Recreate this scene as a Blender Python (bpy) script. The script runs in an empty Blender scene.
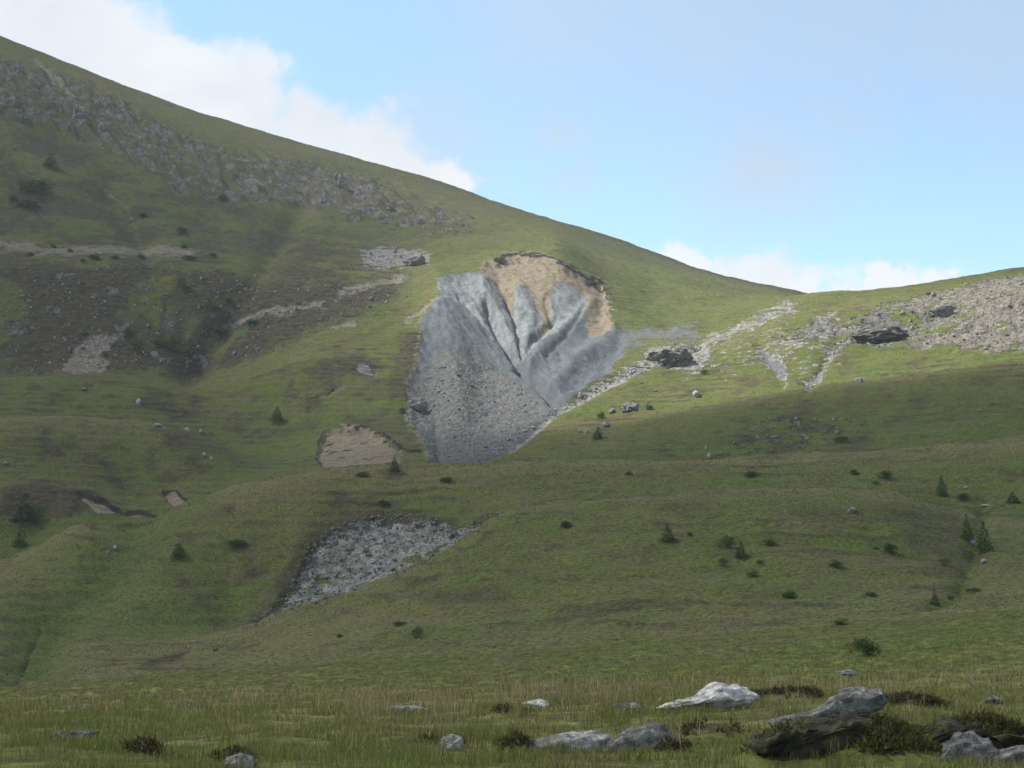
import bpy, bmesh, math, random, time
import numpy as np
from mathutils import Vector, Matrix, noise as mnoise

T0 = time.time()
rnd = random.Random(7)
rs = np.random.RandomState(11)
sc = bpy.context.scene
col = sc.collection

# ------------------------------------------------------------------ camera model
F = 1624.0
HOR = 640.0
CAMZ = 1.6
PIT = math.atan((HOR - 384.0) / F)
cp, sp = math.cos(PIT), math.sin(PIT)

def ray(px, py):
    px = np.asarray(px, float); py = np.asarray(py, float)
    u = (px - 512.0) / F; v = (384.0 - py) / F
    y = cp - v * sp; z = sp + v * cp
    h = np.hypot(u, y)
    return np.arctan2(u, y), z / h          # azimuth, tangent of elevation

def project(x, y, z):
    zz = z - CAMZ
    w = y * cp + zz * sp
    w = np.where(w > 0.05, w, 0.05)
    return 512.0 + F * x / w, 384.0 - F * (-y * sp + zz * cp) / w

# ------------------------------------------------------------------ noise
_G = np.random.RandomState(3)
PERM = np.concatenate([_G.permutation(512)] * 3)
ANG = _G.rand(512) * 2 * np.pi
GX, GY = np.cos(ANG), np.sin(ANG)

def perlin(x, y):
    xi = np.floor(x).astype(np.int64); yi = np.floor(y).astype(np.int64)
    xf = x - xi; yf = y - yi
    u = xf * xf * xf * (xf * (xf * 6 - 15) + 10); v = yf * yf * yf * (yf * (yf * 6 - 15) + 10)
    def g(ix, iy, dx, dy):
        h = PERM[PERM[ix & 511] + (iy & 511)]
        return GX[h] * dx + GY[h] * dy
    a = g(xi, yi, xf, yf); b = g(xi + 1, yi, xf - 1, yf)
    c = g(xi, yi + 1, xf, yf - 1); d = g(xi + 1, yi + 1, xf - 1, yf - 1)
    return ((a + u * (b - a)) * (1 - v) + (c + u * (d - c)) * v) * 1.5

def fbm(x, y, size, octv=4, gain=0.5, off=0.0):
    s = np.zeros_like(x); a = 1.0; t = 0.0
    fx, fy = x / size + off, y / size + off * 1.7
    for _ in range(octv):
        s += a * perlin(fx, fy); t += a
        a *= gain; fx = fx * 2.03 + 13.1; fy = fy * 2.03 + 7.7
    return s / t

def ridged(x, y, size, octv=4, off=0.0):
    s = np.zeros_like(x); a = 1.0; t = 0.0
    fx, fy = x / size + off, y / size + off * 1.3
    for _ in range(octv):
        s += a * (1 - np.abs(perlin(fx, fy)) * 1.7); t += a
        a *= 0.5; fx = fx * 2.07 + 3.1; fy = fy * 2.07 + 9.7
    return s / t

def sstep(a, b, x):
    t = np.clip((x - a) / (b - a), 0, 1)
    return t * t * (3 - 2 * t)

# ------------------------------------------------------------------ relief: crest and dip lines
# each: (distance in metres, [(px, py), ...])
K = [
 (20, [(-300,772),(0,770),(500,768),(760,764),(1024,762),(1300,764)]),
 (27, [(-300,740),(0,740),(400,737),(600,733),(700,728),(800,723),(1024,727),(1300,735)]),
 (34, [(-300,724),(0,723),(400,718),(700,706),(850,702),(1024,705),(1300,712)]),
 (45, [(-300,718),(0,712),(400,704),(700,694),(1024,690),(1300,690)]),
 (80, [(-300,720),(0,701),(230,688),(500,676),(1024,652),(1300,640)]),
 (130,[(-300,715),(0,689),(230,668),(400,655),(600,642),(800,625),(1024,605),(1300,585)]),
 (165,[(-300,722),(0,698),(230,688),(400,672),(600,652),(800,633),(1024,613),(1300,592)]),
 (220,[(-300,700),(0,672),(150,668),(230,660),(330,640),(450,610),(600,590),(800,582),(900,586),(1024,585),(1300,570)]),
 (300,[(-300,670),(0,640),(150,645),(200,640),(230,632),(250,625),(300,605),(325,602),(386,580),(457,546),(503,513),(560,505),(650,496),(760,487),(850,486),(900,492),(955,512),(1024,522),(1300,520)]),
 (325,[(-300,650),(0,620),(150,625),(200,628),(230,634),(250,632),(300,616),(325,612),(386,590),(457,556),(503,521),(560,512),(650,505),(760,497),(850,496),(900,499),(955,512),(1024,518),(1300,514)]),
 (400,[(-300,610),(0,562),(45,541),(76,521),(142,516),(203,499),(255,481),(315,469),(400,462.5),(500,462.5),(700,462),(800,457),(900,450),(1024,437),(1300,420)]),
 (450,[(-300,625),(0,570),(45,551),(76,531),(142,526),(203,510),(315,480),(400,471),(500,474),(700,473),(800,469),(900,462),(1024,449),(1300,432)]),
 (490,[(-300,495),(0,486),(39,482),(90,490),(129,507),(160,505),(203,498),(315,468),(400,461),(480,460),(560,452),(700,445),(800,440),(900,430),(1024,415),(1300,400)]),
 (510,[(-300,495),(0,487),(39,484),(90,490),(129,504),(160,500),(203,490),(315,462),(400,456),(480,455),(560,445),(700,432),(800,425),(900,412),(1024,397),(1300,380)]),
 (560,[(-300,430),(0,418),(58,416),(117,421),(176,428),(234,454),(273,463),(330,447),(400,438),(440,440),(480,436),(520,430),(560,426),(600,420),(650,412),(718,404),(786,393),(877,380),(1024,362),(1300,345)]),
 (585,[(-300,434),(0,422),(58,420),(117,425),(176,432),(234,453),(273,455),(330,436),(400,426),(440,428),(480,425),(520,420),(560,416),(600,413),(650,410),(718,405.5),(786,395),(877,381.5),(1024,363),(1300,346)]),
 (660,[(-300,385),(0,379),(78,375),(137,377),(183,388),(219,391),(254,376),(312,358),(400,365),(440,372),(480,375),(520,372),(560,370),(600,368),(650,362),(700,355),(800,336),(900,325),(1024,310),(1300,285)]),
 (690,[(-300,388),(0,383),(78,379),(137,381),(183,391),(219,392),(254,371),(312,346),(400,340),(480,345),(520,345),(600,345),(700,341),(800,318),(900,306),(1024,290),(1300,260)]),
 (800,[(-300,290),(0,262),(150,258),(300,265),(400,275),(480,262),(560,254),(600,282),(650,299),(700,302),(750,301),(800,296.5),(850,293),(900,287),(950,279),(1024,269),(1300,235)]),
 (850,[(-300,283),(0,254),(150,250),(300,258),(400,266),(480,250),(560,244),(600,270),(650,286),(700,290),(750,295),(800,298.5),(850,296),(900,292),(1024,278),(1300,245)]),
 (1250,[(-300,-90),(-150,-22),(0,37),(50,56),(100,76),(200,113),(300,143),(400,170),(450,186),(500,204),(550,219),(600,233),(650,252),(700,269),(750,283),(800,293),(820,297),(900,320),(1024,350),(1300,400)]),
 (1500,[(-300,0),(0,90),(200,150),(400,210),(600,270),(800,330),(1024,390),(1300,440)]),
 (2500,[(-300,560),(1300,600)]),
 (6000,[(-300,628),(1300,634)]),
]
azL = float(ray(-70, 400)[0]); azR = float(ray(1094, 400)[0])
NF = 830
az = np.concatenate([
    np.linspace(-math.pi, -0.7, 26, endpoint=False), np.linspace(-0.7, azL, 46, endpoint=False),
    np.linspace(azL, azR, NF), np.linspace(azR, 0.7, 47)[1:], np.linspace(0.7, math.pi, 27)[1:]])
NC = len(az)

def gsmooth(a, s):
    r = int(s * 3); k = np.exp(-0.5 * (np.arange(-r, r + 1) / s) ** 2); k /= k.sum()
    return np.convolve(np.pad(a, r, mode='edge'), k, mode='valid')

KD = [6.0, 12.0]
KT = [np.full(NC, -CAMZ / 6.0), np.full(NC, -CAMZ / 12.0)]
for d, pts in K:
    p = np.array(pts, float)
    # densify, so that the smooth outline is kept
    xs = np.linspace(p[0, 0], p[-1, 0], 800)
    ys = gsmooth(np.interp(xs, p[:, 0], p[:, 1]), 5.0 if d > 200 else 12.0)
    a, t = ray(xs, ys)
    tt = np.interp(az, a, t)
    wflat = sstep(0.75, 1.5, np.abs(az))
    KD.append(float(d)); KT.append(tt * (1 - wflat) + wflat * (-CAMZ / d))
KD = np.array(KD); KT = np.array(KT)        # (nk), (nk, NC)

dd = np.concatenate([
    [0.4, 2.0, 4.0, 6.0, 8.0, 10.0], np.linspace(12, 20, 14, endpoint=False),
    np.geomspace(20, 130, 190, endpoint=False), np.geomspace(130, 330, 170, endpoint=False),
    np.linspace(330, 460, 150, endpoint=False), np.linspace(460, 700, 300, endpoint=False),
    np.linspace(700, 860, 170, endpoint=False), np.linspace(860, 1262, 250, endpoint=False),
    np.geomspace(1262, 6000, 34)])
ND = len(dd)

def pchip_rows(x, Y, xq):
    h = np.diff(x)[:, None]; dl = np.diff(Y, axis=0) / h
    m = np.zeros_like(Y)
    w1 = 2 * h[1:] + h[:-1]; w2 = h[1:] + 2 * h[:-1]
    same = dl[:-1] * dl[1:] > 0
    with np.errstate(divide='ignore', invalid='ignore'):
        hm = (w1 + w2) / (w1 / dl[:-1] + w2 / dl[1:])
    m[1:-1] = np.where(same, hm, 0.0)
    m[0] = dl[0]; m[-1] = dl[-1]
    i = np.clip(np.searchsorted(x, xq, side='right') - 1, 0, len(x) - 2)
    t = ((xq - x[i]) / (x[i + 1] - x[i]))[:, None]; hh = (x[i + 1] - x[i])[:, None]
    t2 = t * t; t3 = t2 * t
    return ((2*t3 - 3*t2 + 1) * Y[i] + (t3 - 2*t2 + t) * hh * m[i]
            + (-2*t3 + 3*t2) * Y[i + 1] + (t3 - t2) * hh * m[i + 1])

TAN = np.empty((ND, NC))
near = dd < 6.0
TAN[~near] = pchip_rows(KD, KT, dd[~near])
Z = np.empty((ND, NC)); Z[~near] = TAN[~near] * dd[~near][:, None] + CAMZ
Z[near] = 0.0
X = dd[:, None] * np.sin(az)[None, :]; Y = dd[:, None] * np.cos(az)[None, :]
D2 = np.repeat(dd[:, None], NC, axis=1)
PX, PY = project(X, Y, Z)
# outlines of patches wander a little on the ground
WX = PX + fbm(X, Y, 9.0, 3, off=4.0) * 7 * np.clip(D2 / 500, 0.15, 1)
WY = PY + fbm(X, Y, 9.0, 3, off=9.0) * 4.5 * np.clip(D2 / 500, 0.15, 1)

def sdist(poly, px, py):
    P = np.array(poly, float); n = len(P)
    best = np.full(px.shape, 1e9); ins = np.zeros(px.shape, bool)
    for i in range(n):
        ax, ay = P[i]; bx, by = P[(i + 1) % n]
        ex, ey = bx - ax, by - ay
        t = np.clip(((px - ax) * ex + (py - ay) * ey) / (ex * ex + ey * ey + 1e-9), 0, 1)
        best = np.minimum(best, np.hypot(px - ax - t * ex, py - ay - t * ey))
        if ay != by:
            c = ((ay > py) != (by > py)) & (px < (bx - ax) * (py - ay) / (by - ay) + ax)
            ins ^= c
    return np.where(ins, best, -best)

def ldist(line, px, py):
    P = np.array(line, float); best = np.full(px.shape, 1e9)
    for i in range(len(P) - 1):
        ax, ay = P[i]; ex, ey = P[i + 1] - P[i]
        t = np.clip(((px - ax) * ex + (py - ay) * ey) / (ex * ex + ey * ey + 1e-9), 0, 1)
        best = np.minimum(best, np.hypot(px - ax - t * ex, py - ay - t * ey))
    return best

def sub(pts, dr, mg):
    P = np.array(pts, float)
    return (D2 > dr[0]) & (D2 < dr[1]) & (PX > P[:, 0].min() - mg) & (PX < P[:, 0].max() + mg) & \
           (PY > P[:, 1].min() - mg) & (PY < P[:, 1].max() + mg) & (np.abs(az)[None, :] < 0.9)

def region(poly, dr, soft=2.0, wander=1.0, exact=False):
    m = np.zeros((ND, NC)); s = sub(poly, dr, 14 + soft)
    if s.any():
        a = PX[s] if exact else PX[s] + (WX[s] - PX[s]) * wander
        b = PY[s] if exact else PY[s] + (WY[s] - PY[s]) * wander
        m[s] = sstep(-soft, soft, sdist(poly, a, b))
    return m

def strip(line, dr, w, wander=0.6):
    m = np.zeros((ND, NC)); s = sub(line, dr, w * 3 + 8)
    if s.any():
        a = PX[s] + (WX[s] - PX[s]) * wander; b = PY[s] + (WY[s] - PY[s]) * wander
        m[s] = np.exp(-(ldist(line, a, b) / w) ** 2)
    return m

def sdr(poly, dr, mg=16, wander=0.0):
    m = np.full((ND, NC), -99.0); s = sub(poly, dr, mg)
    if s.any():
        m[s] = sdist(poly, PX[s] + (WX[s] - PX[s]) * wander, PY[s] + (WY[s] - PY[s]) * wander)
    return m

L2 = (160, 440); L2A = (312, 440); L3 = (440, 1000); L4 = (640, 1262)
SCAR = [(440,283),(447,278),(480,272),(490,262),(500,256),(520,253),(545,255),(570,265),(588,277),(606,283),(608,300),(606,315),(612,328),(622,335),(626,350),(612,370),(590,383),(560,403),(540,423),(510,445),(476,463),(430,466),(425,440),(412,425),(408,400),(410,380),(418,360),(422,345),(418,330),(425,318),(440,305),(437,290)]
TANP = [(478,273),(490,262),(500,255),(520,252),(545,254),(570,264),(588,276),(607,282),(610,300),(613,325),(604,334),(588,330),(586,306),(580,284),(572,292),(566,302),(556,308),(548,322),(540,322),(528,303),(513,296),(516,312),(511,306),(503,292),(492,278)]
T1 = [(447,278),(487,275),(496,282),(505,296),(514,308),(516,322),(505,335),(490,310),(470,290)]
T2 = [(513,291),(516,282),(521,279),(527,285),(536,300),(543,313),(541,322),(522,340),(517,321)]
T3 = [(551,281),(558,277),(568,277),(576,283),(586,292),(584,304),(566,312),(554,318),(550,304)]
SLIP = [(316,466),(314,452),(325,434),(340,425),(360,424),(380,432),(392,445),(402,452),(404,470),(330,474)]
SCREE = [(285,617),(325,603),(386,581),(457,547),(480,530),(503,513),(492,512),(468,522),(455,530),(440,520),(420,516),(406,512),(380,515),(355,520),(338,527),(318,538),(306,556),(300,577),(288,592),(274,607),(250,625),(255,630)]
CLIFF = [(-60,40),(0,58),(60,74),(120,98),(180,132),(240,152),(300,157),(360,172),(420,200),(470,218),(468,234),(420,236),(350,222),(290,203),(230,206),(180,192),(140,168),(90,140),(40,122),(0,116),(-60,110)]
RUBL = [(-60,262),(0,264),(180,264),(300,280),(380,285),(400,292),(360,315),(300,338),(250,362),(200,372),(150,374),(-60,374)]
RBAND = [(768,342),(790,330),(812,318),(845,322),(880,306),(940,291),(975,282),(1024,275),(1090,262),(1090,340),(1024,347),(1000,352),(940,347),(900,347),(850,347),(832,352),(800,342)]

# --- colour / material masks (world attributes of the ground)
scar = region(SCAR, L3, 4.0, 0.9)
sd_scar = sdr(SCAR, L3, 16, 0.9)
tan_ = region(TANP, L3, 3.5, 1.2) * (1 - np.maximum.reduce([region(T1, L3, 2.5, .6), region(T2, L3, 2.2, .5), region(T3, L3, 2.8, .8)]))
slip = region(SLIP, L3, 2.6, 1.4); sd_slip = sdr(SLIP, L3, 12, 1.4)
scree = region(SCREE, L2A, 4.5, 1.6)
cliff = region(CLIFF, L4, 9.0, 2.0)
rubl = region(RUBL, L4, 8.0, 2.0)
rband = region(RBAND, L3, 5.0, 1.5)
n30 = fbm(X, Y, 30, 4); n12 = fbm(X, Y, 12, 4, off=5); n5 = fbm(X, Y, 5, 3, off=8); n90 = fbm(X, Y, 90, 4, off=2)

A_tan = np.maximum(tan_, 0)
pale = np.clip(region([(437,281),(487,273),(505,296),(520,277),(543,313),(548,276),(585,276),(603,288),(598,305),(560,325),(520,350),(500,335),(470,315),(450,305),(425,318)], L3, 4, 1.5), 0, 1)
scree2 = np.maximum.reduce([
    strip([(476,462),(515,440),(560,408),(600,386),(640,368)], L3, 4.5, 0.8), .8 * strip([(620,376),(640,368),(690,348),(725,334),(760,319),(788,307)], L3, 7.5, 1.6),
    .30 * region([(640,372),(700,352),(760,322),(800,318),(850,318),(850,350),(830,372),(800,378),(760,372),(700,380)], L3, 14, 3),
    region([(640,352),(655,345),(690,345),(712,348),(700,372),(660,368)], L3, 4, 1.3),
    region([(756,352),(774,352),(786,364),(784,382),(772,372)], L3, 3, 1.2) ,
    strip([(838,343),(828,362),(806,388)], L3, 4.0, 1.4) * .75,
    strip([(830,318),(800,340),(772,352)], L3, 10, 2.0) * .65,
    region([(360,250),(395,248),(428,252),(430,262),(400,268),(365,265)], L4, 3, 1.5),
    region([(404,412),(412,395),(425,405),(430,440),(415,430)], L3, 3, 1.0)])
bluescree = .8 * np.maximum(region([(608,330),(640,326),(690,324),(706,331),(690,341),(650,343),(620,352)], L3, 9, 2.2),
                       region([(754,352),(772,352),(784,366),(782,378),(772,370)], L3, 2.5, 1.0))
lowscar = region([(408,385),(440,358),(490,358),(530,390),(556,408),(505,450),(476,464),(428,466),(405,430)], L3, 14, 3.0)
pink = np.maximum.reduce([
    .62 * np.exp(-((sd_scar + 2.5) / 4.0) ** 2) * (sd_scar > -50) * (PX < 500) * (PY > 295), .85 * rband * sstep(-.45, .2, n12 - .3 * n30) * sstep(880, 960, PX + 120 * n30) + .35 * rband,
    region([(88,336),(125,333),(112,350),(103,373),(60,373)], L4, 3, 1.0),
    strip([(-60,238),(0,246),(60,252),(120,252),(150,247),(190,254)], L4, 6.0, 1.2) * 0.9,
    strip([(340,294),(375,284),(402,279)], L4, 4.5, 1.2), strip([(235,318),(280,310),(322,304)], L4, 4.5, 1.3),
    strip([(330,330),(355,325)], L4, 3.5, 1.3), strip([(400,322),(420,315),(440,305)], L3, 2.6, 0.8),
    strip([(105,185),(128,205),(142,240)], L4, 1.6, 0.4) * .62, strip([(36,60),(64,88),(82,110)], L4, 3.0, 0.4),
    strip([(213,218),(190,240)], L4, 1.5, 0.4) * .5, strip([(265,210),(255,232)], L4, 1.5, 0.4) * .5,
    region([(940,300),(975,285),(1024,277),(1090,265),(1090,320),(1024,322),(970,318)], L3, 8, 2.0) * 0.85,
    region([(836,345),(845,332),(870,328),(860,345)], L3, 4, 1.5) * 0.6])
slipg = np.maximum.reduce([
    region([(330,432),(362,430),(384,452),(370,470),(350,470)], L3, 3, 1.0),
    region([(355,367),(362,363),(370,366),(373,376),(362,374)], L3, 1.5, .8),
    strip([(318,396),(330,391),(341,386)], L3, 2.0, .5)])
sliptan = np.maximum.reduce([slip,
    region([(80,496),(90,496),(104,503),(121,513),(98,513)], L3, 1.2, .6),
    region([(165,490),(175,490),(187,503),(180,509),(172,502)], L3, 1.2, .6),
    strip([(132,512),(146,514)], L3, 1.6, .4)])
soil_shade = np.maximum.reduce([
    np.clip(1.5 * np.exp(-((sd_scar - 0.3) / (.75 + .5 * n5)) ** 2), 0, 1) * (PY < 302) * (PX > 494) * sstep(-.6, -.2, n5),  # scar head rim: dark humus and the turf overhang's shadow, painted as one strip
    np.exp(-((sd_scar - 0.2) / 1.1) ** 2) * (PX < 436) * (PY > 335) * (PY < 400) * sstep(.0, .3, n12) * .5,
    np.exp(-((sd_slip - 0.2) / .6) ** 2) * (PY < 446) * sstep(-.2, .25, n5 + .1),  # slip rim: the same painted strip of humus and overhang shadow
    strip([(384,434),(396,444),(408,450),(420,450)], L3, 1.2, .4), strip([(306,398),(322,396),(334,388)], L3, 1.0, .4),
    strip([(80,493),(105,500),(124,511),(140,510),(155,513)], L3, 1.6, .4), strip([(163,490),(176,490),(188,500),(196,505)], L3, 1.4, .4),
    strip([(42,616),(30,640),(18,668),(8,690)], L2, 1.6, 1.0) * .7 * sstep(-.1, .3, n5),
    strip([(40,530),(60,522)], L2, 1.5, .6)])
heath = np.maximum.reduce([
    region([(0,492),(10,484),(40,480),(85,490),(105,500),(80,512),(40,518),(0,514)], L3, 4, 1.5),
    rubl * sstep(-.30, .15, n30 + .3 * n5 + .2) * .95,
    region([(700,442),(760,415),(830,411),(874,420),(872,442),(830,456),(715,458)], L3, 16, 3) * .75 * sstep(-.25, .3, n12 + .5 * n5),
    region([(300,372),(330,358),(365,352),(378,360),(372,382),(350,372),(325,388)], L3, 4, 1.5) * .8,
    region([(400,335),(424,330),(416,365),(406,400),(390,390)], L3, 5, 1.5) * .7,
    region([(350,425),(405,400),(415,440),(420,455),(400,450)], L3, 6, 2) * .55,
    region([(138,402),(170,400),(205,415),(180,424)], L3, 4, 1.5) * .7,
    region([(150,430),(200,435),(240,458),(180,450)], L3, 6, 2) * .5,
    region([(620,500),(760,488),(850,488),(930,515),(955,555),(860,540),(700,520)], L2, 16, 2.5) * .4 * sstep(-.2, .3, n12),
    region([(300,540),(325,520),(360,512),(405,508),(450,520),(462,532),(430,530),(350,530),(305,575),(255,625),(235,630),(270,600)], L2A, 6, 1.6) * .8,
    region([(400,592),(470,588),(520,590),(505,602),(430,605)], L2, 7, 2) * .6,
    region([(140,664),(165,655),(195,650),(180,660),(150,670)], L2, 2.5, 1.2) * 1.0,
    cliff * .55,
    region([(-60,105),(60,130),(150,175),(240,205),(330,225),(420,245),(400,300),(250,300),(-60,262)], L4, 14, 2.5) * sstep(-.30, .15, n30 + .6 * n5) * .85,
    region([(-60,372),(140,378),(200,392),(300,350),(410,320),(420,400),(400,430),(310,430),(240,440),(170,420),(-60,412)], L3, 8, 2) * sstep(-.05, .5, n12 + .7 * n5) * .5,
    region([(-60,420),(170,432),(240,460),(200,500),(-60,485)], L3, 8, 2) * sstep(.0, .5, n12 + .7 * n5) * .5,
    .65 * sstep(.55, .95, np.sin(Z * 2.3 + 3.0 * n12)) * sstep(-.1, .25, n30) * (D2 > 160) * (D2 < 1262), region([(860,500),(955,505),(975,560),(940,580),(905,545)], L2, 10, 2) * .5,
    sstep(.18, .5, n12) * (D2 > 130) * (D2 < 640) * .45])
lush_shade = np.maximum.reduce([
    strip([(140,520),(110,560),(70,600),(40,640),(15,690)], L2, 30, 1.5) * 1.0,
    strip([(200,505),(150,535),(120,560)], L2, 14, 1.5) * .8,
    strip([(985,500),(975,550),(960,590),(925,612)], L2, 8, 1.5) * .8,
    region([(190,455),(250,440),(315,430),(310,470),(220,490)], L3, 14, 2) * .8,
    region([(700,440),(850,400),(1024,385),(1090,440),(900,455),(600,468),(480,468)], L3, 14, 2) * .55,
    region([(60,150),(150,170),(300,215),(250,240),(60,235)], L4, 12, 2) * .6,
    region([(640,260),(760,300),(700,320),(615,315),(610,280)], L3, 10, 2) * .35,
    strip([(810,350),(822,340),(805,370)], L3, 6, 1) * .6,
    strip([(380,640),(480,628),(560,620)], L2, 8, 2) * .6])
rock = np.clip(np.maximum.reduce([cliff * sstep(-.18, .22, n12 + .25 * n30 + .05), rubl * sstep(.05, .4, n12) * .7,
                   rband * sstep(-.45, .15, n12 + .3 * n5), region([(716,452),(760,422),(830,418),(872,424),(850,446),(740,456)], L3, 8, 2) * sstep(.05, .3, n5) * .8]), 0, 1)
pebble = np.clip(np.maximum.reduce([scree * (.80 + .35 * n12 + .25 * n5), scree2, lowscar * scar * .75, rband * .40 * sstep(-.3, .3, n30 + .1)]), 0, 1)
gravel = strip([(290,606),(340,588),(395,564),(450,540)], L2A, 13, 1.5) * scree
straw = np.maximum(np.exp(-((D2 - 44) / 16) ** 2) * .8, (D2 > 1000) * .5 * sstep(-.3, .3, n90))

# --- relief of the ground itself
def carve(line, dr, w, depth):
    global Z
    Z -= depth * strip(line, dr, w, 0.35)

far = np.clip(D2 / 700, 0, 1)
inview = (np.abs(az)[None, :] < 1.2)
bare = np.clip(scar + slip + scree, 0, 1)
# scar: sunken behind its head scarp, buttresses and gullies
Z -= 2.6 * sstep(0.0, 4.0, sd_scar) * sstep(380, 320, PY) * sstep(478, 500, PX) + 1.2 * sstep(-2, 10, sd_scar)
Z -= 2.4 * sstep(0, 3.0, sd_slip)
carve([(487,300),(492,316),(503,333),(514,350),(522,367),(540,383),(556,400)], L3, 4.4, 4.6)
carve([(506,290),(515,311),(519,330),(521,346)], L3, 3.0, 2.6)
carve([(556,310),(543,324),(530,339),(520,355)], L3, 3.2, 2.2)
carve([(498,276),(512,300)], L3, 3.0, 1.4); carve([(545,290),(552,316)], L3, 3.0, 1.2)
carve([(460,300),(476,312),(490,330)], L3, 3.0, 1.3)
carve([(585,300),(566,330),(545,352)], L3, 2.4, 1.2)
carve([(438,296),(448,330),(455,365),(458,410)], L3, 20, -5.0)
carve([(484,282),(500,312),(508,330)], L3, 8, -2.6); carve([(521,283),(531,312),(528,330)], L3, 8, -2.4)
carve([(592,296),(570,318),(548,338),(530,360)], L3, 8, -2.2); carve([(610,335),(580,355),(556,385)], L3, 9, -3.5)
carve([(408,395),(436,420),(440,462)], L3, 4, 1.2)
carve([(476,463),(515,441),(560,409),(600,387),(640,368),(700,345)], L3, 5, 2.5)
# streams and hollows
carve([(140,522),(110,560),(70,600),(40,640),(15,690)], L2, 30, 3.2)
carve([(42,616),(30,640),(18,668),(8,690)], L2, 2.2, 0.35)
carve([(985,500),(975,550),(960,590),(925,612)], L2, 9, 1.1)
carve([(80,496),(105,503),(124,512),(155,514)], L3, 3, 1.6); carve([(165,492),(180,505)], L3, 3, 1.4)
carve([(320,395),(342,386)], L3, 2.2, 1.0); carve([(355,368),(373,374)], L3, 3, 1.2)
carve([(300,210),(240,300),(190,370)], L4, 14, 5.0); carve([(110,190),(150,260)], L4, 12, 4.0)
carve([(760,345),(784,382)], L3, 6, 1.2); carve([(838,340),(808,390)], L3, 5, 1.5)
Z -= 2.0 * sstep(0, 1, scree)
gr = (1 - np.clip(bare + .6 * rock, 0, 1))
Z += inview * far * (2.4 * fbm(X, Y, 60, 3, off=1) + 0.8 * fbm(X, Y, 17, 3, off=6)) * gr * (D2 > 140) + inview * gr * .7 * fbm(X, Y, 24, 3, off=61) * sstep(150, 220, D2) * sstep(470, 400, D2)
Z += inview * gr * sstep(110, 180, D2) * (.42 * fbm(X, Y, 6.5, 3, off=3) + .26 * np.maximum(fbm(X, Y, 2.2, 2, off=14), -.15))
# sheep-terraces along the contours
Z += inview * gr * sstep(150, 260, D2) * .20 * np.sin(Z * 2.3 + 3.0 * n12)
Z += (D2 < 160) * sstep(3, 14, D2) * (.16 * fbm(X, Y, 3.5, 3, off=3) + .20 * np.maximum(fbm(X, Y, 1.5, 2, off=14), -.1) * (.5 + sstep(-.1, .3, fbm(X, Y, 9, 2, off=31))) * (.5 + sstep(40, 70, D2)))
Z += cliff * (3.0 * (ridged(X, Y, 24, 5, off=2) - .55) + 5.0 * (ridged(X + .6 * Y, Y * .30 - .2 * X, 15, 5, off=44) - .5)) + rock * 1.7 * (ridged(X, Y, 7, 4, off=7) - .5)
Z += rubl * 1.0 * (ridged(X, Y, 9, 4, off=12) - .5)
Z += scree * (1.0 * fbm(X, Y, 5, 4, off=21, gain=.65))
Z += pebble * .45 * fbm(X, Y, 3.0, 3, off=23, gain=.7)
Z += scar * (.9 * fbm(X, Y, 9, 5, off=25, gain=.6) + 1.1 * (1 - lowscar) * (PX < 560) * (ridged(X + .3 * Y, Y * .25, 4.5, 4, off=35) - .5)) + scar * lowscar * .8 * fbm(X, Y, 5, 3, off=27)
Z += A_tan * .7 * fbm(X, Y, 3, 3, off=29)
print('terrain fields', round(time.time() - T0, 1))

# ------------------------------------------------------------------ looking things up on the ground
TANF = (Z - CAMZ) / dd[:, None]
PXF, PYF = project(X, Y, Z)

def hit(px, py, dmin=8.0):
    a, t = ray(px, py)
    j = int(np.clip(np.searchsorted(az, a), 1, NC - 1))
    w = (a - az[j - 1]) / (az[j] - az[j - 1])
    cprof = TANF[:, j - 1] * (1 - w) + TANF[:, j] * w
    i0 = int(np.searchsorted(dd, dmin))
    idx = np.nonzero(cprof[i0:] >= t)[0]
    if len(idx) == 0:
        return None
    i = i0 + idx[0]
    if i > 0:
        t0, t1 = cprof[i - 1], cprof[i]
        s = 0.5 if t1 == t0 else float(np.clip((t - t0) / (t1 - t0), 0, 1))
        d = dd[i - 1] + s * (dd[i] - dd[i - 1])
    else:
        d = dd[i]
    x, y = d * math.sin(a), d * math.cos(a)
    return Vector((x, y, ground(x, y)))

def ground(x, y):
    d = math.hypot(x, y); a = math.atan2(x, y)
    j = int(np.clip(np.searchsorted(az, a), 1, NC - 1)); i = int(np.clip(np.searchsorted(dd, d), 1, ND - 1))
    w = (a - az[j - 1]) / (az[j] - az[j - 1]); s = float(np.clip((d - dd[i - 1]) / (dd[i] - dd[i - 1]), 0, 1))
    return float((Z[i-1, j-1] * (1-w) + Z[i-1, j] * w) * (1-s) + (Z[i, j-1] * (1-w) + Z[i, j] * w) * s)

def ground_np(x, y):
    d = np.hypot(x, y); a = np.arctan2(x, y)
    j = np.clip(np.searchsorted(az, a), 1, NC - 1); i = np.clip(np.searchsorted(dd, d), 1, ND - 1)
    w = (a - az[j - 1]) / (az[j] - az[j - 1]); s = np.clip((d - dd[i - 1]) / (dd[i] - dd[i - 1]), 0, 1)
    return (Z[i-1, j-1] * (1-w) + Z[i-1, j] * w) * (1-s) + (Z[i, j-1] * (1-w) + Z[i, j] * w) * s

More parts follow.
